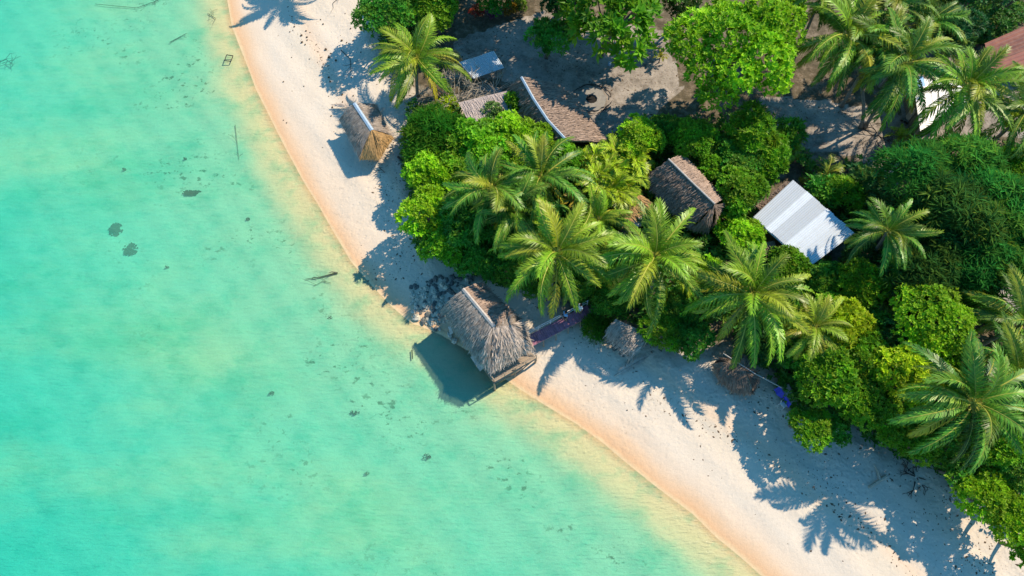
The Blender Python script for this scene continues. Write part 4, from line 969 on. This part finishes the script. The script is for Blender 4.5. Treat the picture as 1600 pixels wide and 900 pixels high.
for k in range(9):
    a0_ = 2*math.pi*k/9+rng.normal(0, .15); p = [g+[1.9*math.cos(a0_+t)*(1+rng.normal(0, .05)), 1.75*math.sin(a0_+t)*(1+rng.normal(0, .05)), 0.12+abs(rng.normal(0, .08))] for t in (0, .25, .5, .75)]
    lc = Local(w_) if False else MB(); p = np.array(p); lc.tube(p-p[0], [0.055, 0.05, 0.04, 0.02], 5); o = link('dead_branch', lc.mesh('dead_branch', M_DARKWOOD), None, tuple(p[0]))
    tag(o, 'crooked dark dead branch laid around the fire pit', 'branch', 'dead branches laid around the fire pit')
def lump(name, u, v, size, m, label, cat, group=None, rz=0.0, seed=0, z=None):
    g = ground(u, v); rng = np.random.default_rng(seed); mb = MB(); mb.ball((0, 0, size[2]*0.4), size, 9, 6, 0.18, rng); o = link(name, mb.mesh(name, m), None, tuple(g), (0, 0, rz)); return tag(o, label, cat, group)
g = ground(970, 93); t = thing('washtub', 'bright yellow plastic tub in the yard under the star-leaved tree', 'tub', g, rotz=0.3)
mb = MB(); 
mb.tube([(0, 0, 0), (0, 0, .25), (0, 0, .3), (0, 0, .24), (0, 0, .06)], [.33, .42, .46, .38, .3], 18, cap=False); mb.tube([(0, 0, .03), (0, 0, .06)], [.3, .3], 18); link('basin', mb.mesh('basin', M_YEL, True), t, None, None, (1.4, 0.9, 1))
mb = MB(); mb.tube([(-.45, 0, .3), (-.55, 0, .34), (-.6, 0, .3)], .03, 6); mb.tube([(.45, 0, .3), (.55, 0, .34), (.6, 0, .3)], .03, 6); link('handle', mb.mesh('handle', M_YEL), t)
g = ground(952, 102); t = thing('bucket', 'small pale round bucket left of the yellow tub', 'bucket', g); mb = MB(); mb.tube([(0, 0, 0), (0, 0, .3), (0, 0, .28), (0, 0, .05)], [.15, .2, .17, .13], 14, cap=False); mb.tube([(0, 0, .02), (0, 0, .05)], [.14, .14], 14); link('pail', mb.mesh('pail', M_CAPBLUE, True), t)
mb = MB(); mb.tube([(.2*math.cos(a), .2*math.sin(a)*.4+.05, .28+.02*math.sin(a)) for a in np.linspace(0, 3.14, 9)], .012, 5); link('handle', mb.mesh('handle', M_DARK), t)
g = W(908, 197, ground(880, 190)[2]+2.75); mb = MB(); mb.slab([(-.25, -.15, .05), (.1, -.2, .08), (.15, .2, .06), (-.2, .15, .1)], 0.02); tag(link('paper_scrap', mb.mesh('paper_scrap', M_WHITE), None, tuple(g), (0.3, .3, 0)), 'white scrap lying on the brown thatch of the long house', 'scrap')

# blue tarp table and chair
g = ground(1232, 625); zb = g[2]; t = thing('tarp_stall', 'low table under a sheet with a bright blue tarp hanging along its edge', 'stall', g)
q_ = [W(1218,604,zb+.95), W(1232,600,zb+1.0), W(1246,626,zb+.95), W(1236,632,zb+.9)]
lc = Local(t); lc.slab(q_, 0.05); lc.part('table_top', M_CAPWHITE)
lc = Local(t); a, b = W(1208,609,zb+.55), W(1232,637,zb+.55); n = 12; V = []
for k in range(n+1):
    f = k/n; p = a*(1-f)+b*f; wv = 0.05*math.sin(f*17); nn = np.array([-(b-a)[1], (b-a)[0], 0]); nn /= np.linalg.norm(nn)
    V += [q_[0]*(1-f)+q_[3]*f+[0, 0, .05], p+nn*(wv), p+nn*(wv+.03)+[0, 0, -.05], q_[0]*(1-f)+q_[3]*f+[0, 0, .01]]
lc.add(np.array(V), [(4*k+j, 4*k+4+j, 4*k+4+(j+1) % 4, 4*k+(j+1) % 4) for k in range(n) for j in range(4)]); lc.part('tarp', M_BLUEP, label='bright blue tarp')
for p in inset(q_, .9): post(t, p, zb-.1, p[2]-.06, .035, 'leg')
g = ground(1222, 634); t = thing('plastic_chair', 'white plastic chair beside the blue tarp', 'chair', g, rotz=0.6)
mb = MB(); mb.slab([(-.22, -.22, .43), (.22, -.22, .43), (.22, .22, .42), (-.22, .22, .42)], .03); link('seat', mb.mesh('seat', M_WHITE), t)
mb = MB(); mb.slab([(-.22, .23, .42), (.22, .23, .42), (.2, .33, .85), (-.2, .33, .85)], .03); link('backrest', mb.mesh('backrest', M_WHITE), t)
for sx in (-1, 1):
    mb = MB(); mb.tube([(.23*sx, -.2, .43), (.25*sx, -.2, .64), (.25*sx, .26, .66)], .018, 5); link('armrest', mb.mesh('armrest', M_WHITE), t)
    for sy in (-1, 1): mb = MB(); mb.tube([(.2*sx, .2*sy, .42), (.24*sx, .24*sy, 0)], .02, 5); link('leg', mb.mesh('leg', M_WHITE), t)

# ---------------------------------------------------------------- rocks by the stilt hut
ROCKS = []
for k in range(3):
    rng = np.random.default_rng(60+k); mb = MB(); mb.ball((0, 0, .1), (1, .75, .55), 9, 6, 0.22, rng); ROCKS.append(mb.mesh('rock', M_ROCK))
ROCKD = []
for k in range(2):
    rng = np.random.default_rng(70+k); mb = MB(); mb.ball((0, 0, .1), (1, .8, .55), 9, 6, 0.25, rng); ROCKD.append(mb.mesh('rock', M_ROCKD))
rpoly = np.array([(638,448),(700,425),(738,432),(735,452),(712,470),(690,490),(700,520),(720,540),(690,520),(668,512),(650,500),(640,475)], float)
rnd = random.Random(5); cnt = 0; placed = []
while cnt < 190:
    u, v = rnd.uniform(636, 740), rnd.uniform(424, 540)
    if not inside(np.array([[u, v]]), rpoly)[0]: continue
    s = rnd.choice([.14, .18, .24, .30, .38]); 
    if any((u-a)**2+(v-b)**2 < (9*(s+c_))**2 for a, b, c_ in placed): s = .16
    if s == .16 and rnd.random() < .3: continue
    g = ground(u, v); dk = rnd.random() < (0.75 if v < 462 else 0.3); placed.append((u, v, s))  # dark rocks favoured up the heap: tree shade put into the rock colour
    o = link('rock', rnd.choice(ROCKD if dk else ROCKS), None, (g[0], g[1], g[2]+.02), (rnd.uniform(-.2, .2), rnd.uniform(-.2, .2), rnd.uniform(0, 6.28)), s*rnd.uniform(.8, 1.1))
    tag(o, ('dark' if dk else 'pale')+' rough rock in the heap left of the stilt hut', 'rock', ('dark' if dk else 'pale')+' rocks heaped beside the stilt hut'); cnt += 1
# second dark rock line behind lean-to
for k in range(26):
    f = k/25; u = 905+(985-905)*f+rnd.uniform(-5, 5); v = 500+(558-500)*f+rnd.uniform(-4, 6); g = ground(u, v)
    o = link('rock', rnd.choice(ROCKD), None, (g[0], g[1], g[2]), (0, 0, rnd.uniform(0, 6)), rnd.uniform(.12, .28)); tag(o, 'small dark rock in the line below the footbridge end', 'rock', 'dark rocks lined up below the footbridge end')

# ---------------------------------------------------------------- driftwood and beach things
def stick(pxs, z0, rads, m, label, cat='driftwood', name='driftwood', forks=0, seed=0, under=False):
    g = [ground(u, v)+[0, 0, z0] for u, v in pxs]; g = np.array(g); mb = MB(); o0 = g[0].copy(); mb.tube(g-o0, np.linspace(rads[0], rads[1], len(g)), 6); rng = np.random.default_rng(seed)
    for k in range(forks):
        i = rng.integers(0, len(g)-1); f = rng.random(); p = g[i]*(1-f)+g[i+1]*f-o0; d = rng.normal(size=3)*[1, 1, .25]; d[2] = abs(d[2]); d = d/np.linalg.norm(d)*rng.uniform(.4, 1.4)
        mb.tube([p, p+d*.5+rng.normal(0, .08, 3), p+d], [rads[1]*.9, rads[1]*.7, .012], 5)
    return tag(link(name, mb.mesh(name, m), None, tuple(o0)), label, cat)
stick([(622,246),(640,262),(655,285)], .12, (.12, .05), M_DARKWOOD, 'dark fallen branch on the sand below the small beach hut', forks=7, seed=2)
stick([(592,262),(602,270)], .05, (.03, .02), M_DARKWOOD, 'thin dark twig on the sand near the small hut shadow', forks=3, seed=5)
stick([(1357,762),(1384,744)], .10, (.09, .12), M_TWIG, 'pale log lying in the tree shade on the right beach', 'log', 'log', forks=1)
stick([(533,79),(547,92),(549,112)], .06, (.04, .02), M_DARKWOOD, 'dark thin stick on the upper beach among palm shadows', forks=4, seed=7)
stick([(520,6),(528,-2)], .05, (.03, .02), M_DARKWOOD, 'dark stick at the top edge of the beach', forks=3, seed=17)
stick([(478,437),(500,434),(528,427)], .12, (.03, .075), M_SUNK, 'long driftwood pole lying in the shallows', forks=2, seed=8)
stick([(490,448),(505,440),(518,443)], .1, (.02, .02), M_SUNK, 'curved twig in the shallows below the driftwood pole', forks=2, seed=9)
stick([(150,8),(215,14),(240,5),(252,0)], .15, (.035, .03), M_SUNK, 'long submerged branch near the top left', forks=4, seed=10)
stick([(266,68),(292,54)], .15, (.045, .03), M_SUNK, 'short submerged branch at upper left of the beach', forks=3, seed=12)
stick([(368,196),(374,250)], .1, (.025, .015), M_SUNK, 'thin submerged vine close to the upper shore', forks=3, seed=13)
stick([(325,22),(338,30)], .1, (.035, .02), M_SUNK, 'submerged twig tuft by the top of the beach', forks=6, seed=14)
stick([(644,548),(645,562)], .2, (.05, .05), M_DARKWOOD, 'short post end standing in the shallows left of the stilt hut', 'post', 'mooring_post')
stick([(2,103),(14,98),(24,105)], .5, (.07, .04), M_SUNK, 'dark branching snag in the water at the left edge', forks=16, seed=15, name='snag')
g = ground(359, 95); mb = MB(); q = [np.array(k) for k in ((-.35, -.3, .15), (.3, -.38, .15), (.42, .3, .2), (-.25, .42, .2))]
for i in range(4): mb.tube([q[i], q[(i+1) % 4]], .045, 6)
tag(link('wooden_frame', mb.mesh('wooden_frame', M_DARKWOOD), None, (g[0], g[1], 0.0)), 'dark square frame lying at the water edge', 'frame')
def coral(u, v, r, label, sq=(1, 1), seed=0, n=60, z=0.0):
    g = ground(u, v); rng = np.random.default_rng(seed); mb = MB()
    for k in range(n):
        a = rng.uniform(0, 6.28); d = r*rng.random()**0.6*1.05; k2 = r*rng.uniform(.10, .26)*(1.25-d/r*.7); mb.ball((d*math.cos(a)*sq[0], d*math.sin(a)*sq[1], .1+z), (k2, k2*max(sq[1], .5), .3*(1.2-d/r)), 7, 5, .25, rng)
    return tag(link('coral_head', mb.mesh('coral_head', M_CORAL), None, (g[0], g[1], min(g[2], -0.75))), label, 'coral', 'coral heads in the shallow water')
coral(182, 359, .68, 'upper of the two dark round coral heads', seed=1)
coral(204, 391, .68, 'lower of the two dark round coral heads', seed=2)
coral(301, 302, .95, 'narrow dark coral patch right of the round coral heads', (1.0, .28), 3)
for k, (u, v, r) in enumerate([(195,266,.2),(290,249,.16),(388,343,.2),(262,418,.18),(667,714,.36),(425,615,.25),(555,645,.36),(516,496,.35),(574,740,.2)]):
    coral(u, v, r, 'small dark weed-covered coral lump on the pale sea bed', (1, .7), 10+k, 18)
# dry fallen fronds on the sand
DRY = frond_mesh(R(8), R(14), 3.6, 91, nl=40, lmax=0.8, hang=0.12, yellow=0, m=M_DRYFROND)
for k, (u, v, az, s, lab) in enumerate([(634,196,75,.75,'pale dry palm frond lying right of the small beach hut'),(583,190,60,.5,'dry frond stalk beside the upper end of the small hut'),(560,168,175,.7,'thin dry frond lying above the small beach hut'),
        (960,588,30,.9,'dry palm frond on the sand below the lean-to thatch'),(612,150,40,.8,'dry frond half in shade under the leftmost palm')]):
    g = ground(u, v); tag(link('fallen_frond', DRY, None, (g[0], g[1], g[2]+.05), (0, 0, R(az)), s), lab, 'palm frond', 'dry fallen palm fronds')
# coconuts and stones on the open sand
def pebmesh(seed):
    rng = np.random.default_rng(seed); mb = MB(); mb.ball((0, 0, .06), (.12, .10, .08), 7, 5, .15, rng); return mb.mesh('coconut', M_LITTER)
PEB = [pebmesh(1), pebmesh(2)]; rnd = random.Random(9)
for k in range(46):
    pts = [(395,127),(443,128),(443,188),(448,192),(453,50),(460,42),(475,135),(477,70),(501,31),(505,38),(514,90),(525,95),(555,139),(548,45),(363,1),(480,63),(980,641),(1165,600),(1128,601)]
    u, v = pts[k] if k < len(pts) else (lambda f: (470+130*f+rnd.uniform(-25, 25), 20+330*f*rnd.random()+rnd.uniform(0, 60)))(rnd.random()**1.5)
    g = ground(u, v); 
    if g[2] < 0.1: continue
    tag(link('coconut', rnd.choice(PEB), None, tuple(g), (0, 0, rnd.uniform(0, 6)), rnd.uniform(.5, 1.25)), 'small dark fallen husk lying on the open sand', 'husk', 'dark husks scattered on the open beach')

# ---------------------------------------------------------------- people on the footbridge
def person(loc, rz, label, shirt, trousers, sit=False):
    t = thing('person', label, 'person', loc, rotz=rz)
    J = {'pel': (0, 0, .95), 'ch': (0, -.02, 1.30), 'nk': (0, 0, 1.50), 'hd': (0, .01, 1.60), 'ht': (0, .02, 1.72), 'lh': (.09, 0, .92), 'lk': (.11, .08, .50), 'lf': (.11, -.02, .08), 'lt': (.11, .16, .05),
         'rh': (-.09, 0, .92), 'rk': (-.11, -.02, .50), 'rf': (-.12, -.16, .09), 'rt': (-.12, .02, .05), 'ls': (.19, 0, 1.42), 'le': (.27, .03, 1.14), 'lw': (.24, .20, .95), 'lm': (.23, .28, .92), 'rs': (-.19, 0, 1.42), 're': (-.28, -.03, 1.14), 'rw': (-.26, .12, .92), 'rm': (-.25, .2, .88)}
    rad = {'pel': .14, 'ch': .15, 'nk': .055, 'hd': .085, 'ht': .075, 'lh': .09, 'lk': .06, 'lf': .045, 'lt': .04, 'rh': .09, 'rk': .06, 'rf': .045, 'rt': .04, 'ls': .06, 'le': .042, 'lw': .03, 'lm': .032, 'rs': .06, 're': .042, 'rw': .03, 'rm': .032}
    E_ = [('pel', 'ch'), ('ch', 'nk'), ('nk', 'hd'), ('hd', 'ht'), ('pel', 'lh'), ('lh', 'lk'), ('lk', 'lf'), ('lf', 'lt'), ('pel', 'rh'), ('rh', 'rk'), ('rk', 'rf'), ('rf', 'rt'), ('ch', 'ls'), ('ls', 'le'), ('le', 'lw'), ('lw', 'lm'), ('ch', 'rs'), ('rs', 're'), ('re', 'rw'), ('rw', 'rm')]
    def skin(names, name, m, grow=0.0, trim=None):
        J2 = {k: Vector(J[k]) for k in names}; 
        if trim:
            for k, (a, f) in trim.items(): J2[k] = Vector(J[a]).lerp(Vector(J[k]), f)
        ks = list(names); ed = [(ks.index(a), ks.index(b)) for a, b in E_ if a in ks and b in ks]
        me = bpy.data.meshes.new(name); me.from_pydata([tuple(J2[k]) for k in ks], ed, []); o = link(name, me, t)
        md = o.modifiers.new('Skin', 'SKIN'); md.use_smooth_shade = True
        for i, k in enumerate(ks): me.skin_vertices[0].data[i].radius = (rad[k]+grow,)*2; me.skin_vertices[0].data[i].use_root = (i == 0)
        s = o.modifiers.new('Subdivision', 'SUBSURF'); s.levels = s.render_levels = 1; me.materials.append(m); return o
    skin(list(J), 'body', M_SKIN)
    skin(['ch', 'pel', 'ls', 'le', 'rs', 're'], 'shirt', shirt, .022, {'le': ('ls', .6), 're': ('rs', .6)})
    skin(['pel', 'lh', 'lk', 'rh', 'rk'], 'shorts', trousers, .022, {'lk': ('lh', .8), 'rk': ('rh', .8)})
    mb = MB(); rr = np.random.default_rng(3); mb.ball((0, -.02, 1.70), (.105, .12, .095), 10, 7, .03, rr); link('hair', mb.mesh('hair', M_HAIR, True), t)
    mb = MB(); mb.ball((0, .105, 1.62), (.018, .025, .025), 6, 4); link('nose', mb.mesh('nose', M_SKIN), t)
    for sx in (1, -1):                            # five fingers on each hand
        w = Vector(J['lm' if sx > 0 else 'rm']); mb = MB()
        for k in range(5):
            ox = (k-2)*.016 if k < 4 else -.04*sx; L_ = (.06, .07, .075, .065, .04)[k]; b = w+Vector((ox, .01, 0)); mb.tube([tuple(b), tuple(b+Vector((0, L_*.5, -.02))), tuple(b+Vector((0, L_*.8, -.05)))], [.009, .008, .006], 5)
        link('fingers', mb.mesh('fingers', M_SKIN), t)
    return t
bd = lambda u, v: (lambda P: P)(at(u, v, 1.62))
az = math.atan2(dirv[1], dirv[0])
def on_bridge(f, side=0.0): p = a0*(1-f)+b0_*f+sv*side; return (p[0], p[1], p[2])
person(on_bridge(.60, .22), az+math.pi/2, 'dark-clothed person in a pale shirt nearer the stilt hut on the footbridge', M_LBLUE, M_CLD)
person(on_bridge(.84, .20), az+math.pi/2, 'person in white at the land end of the footbridge', M_CLW, M_CLW)
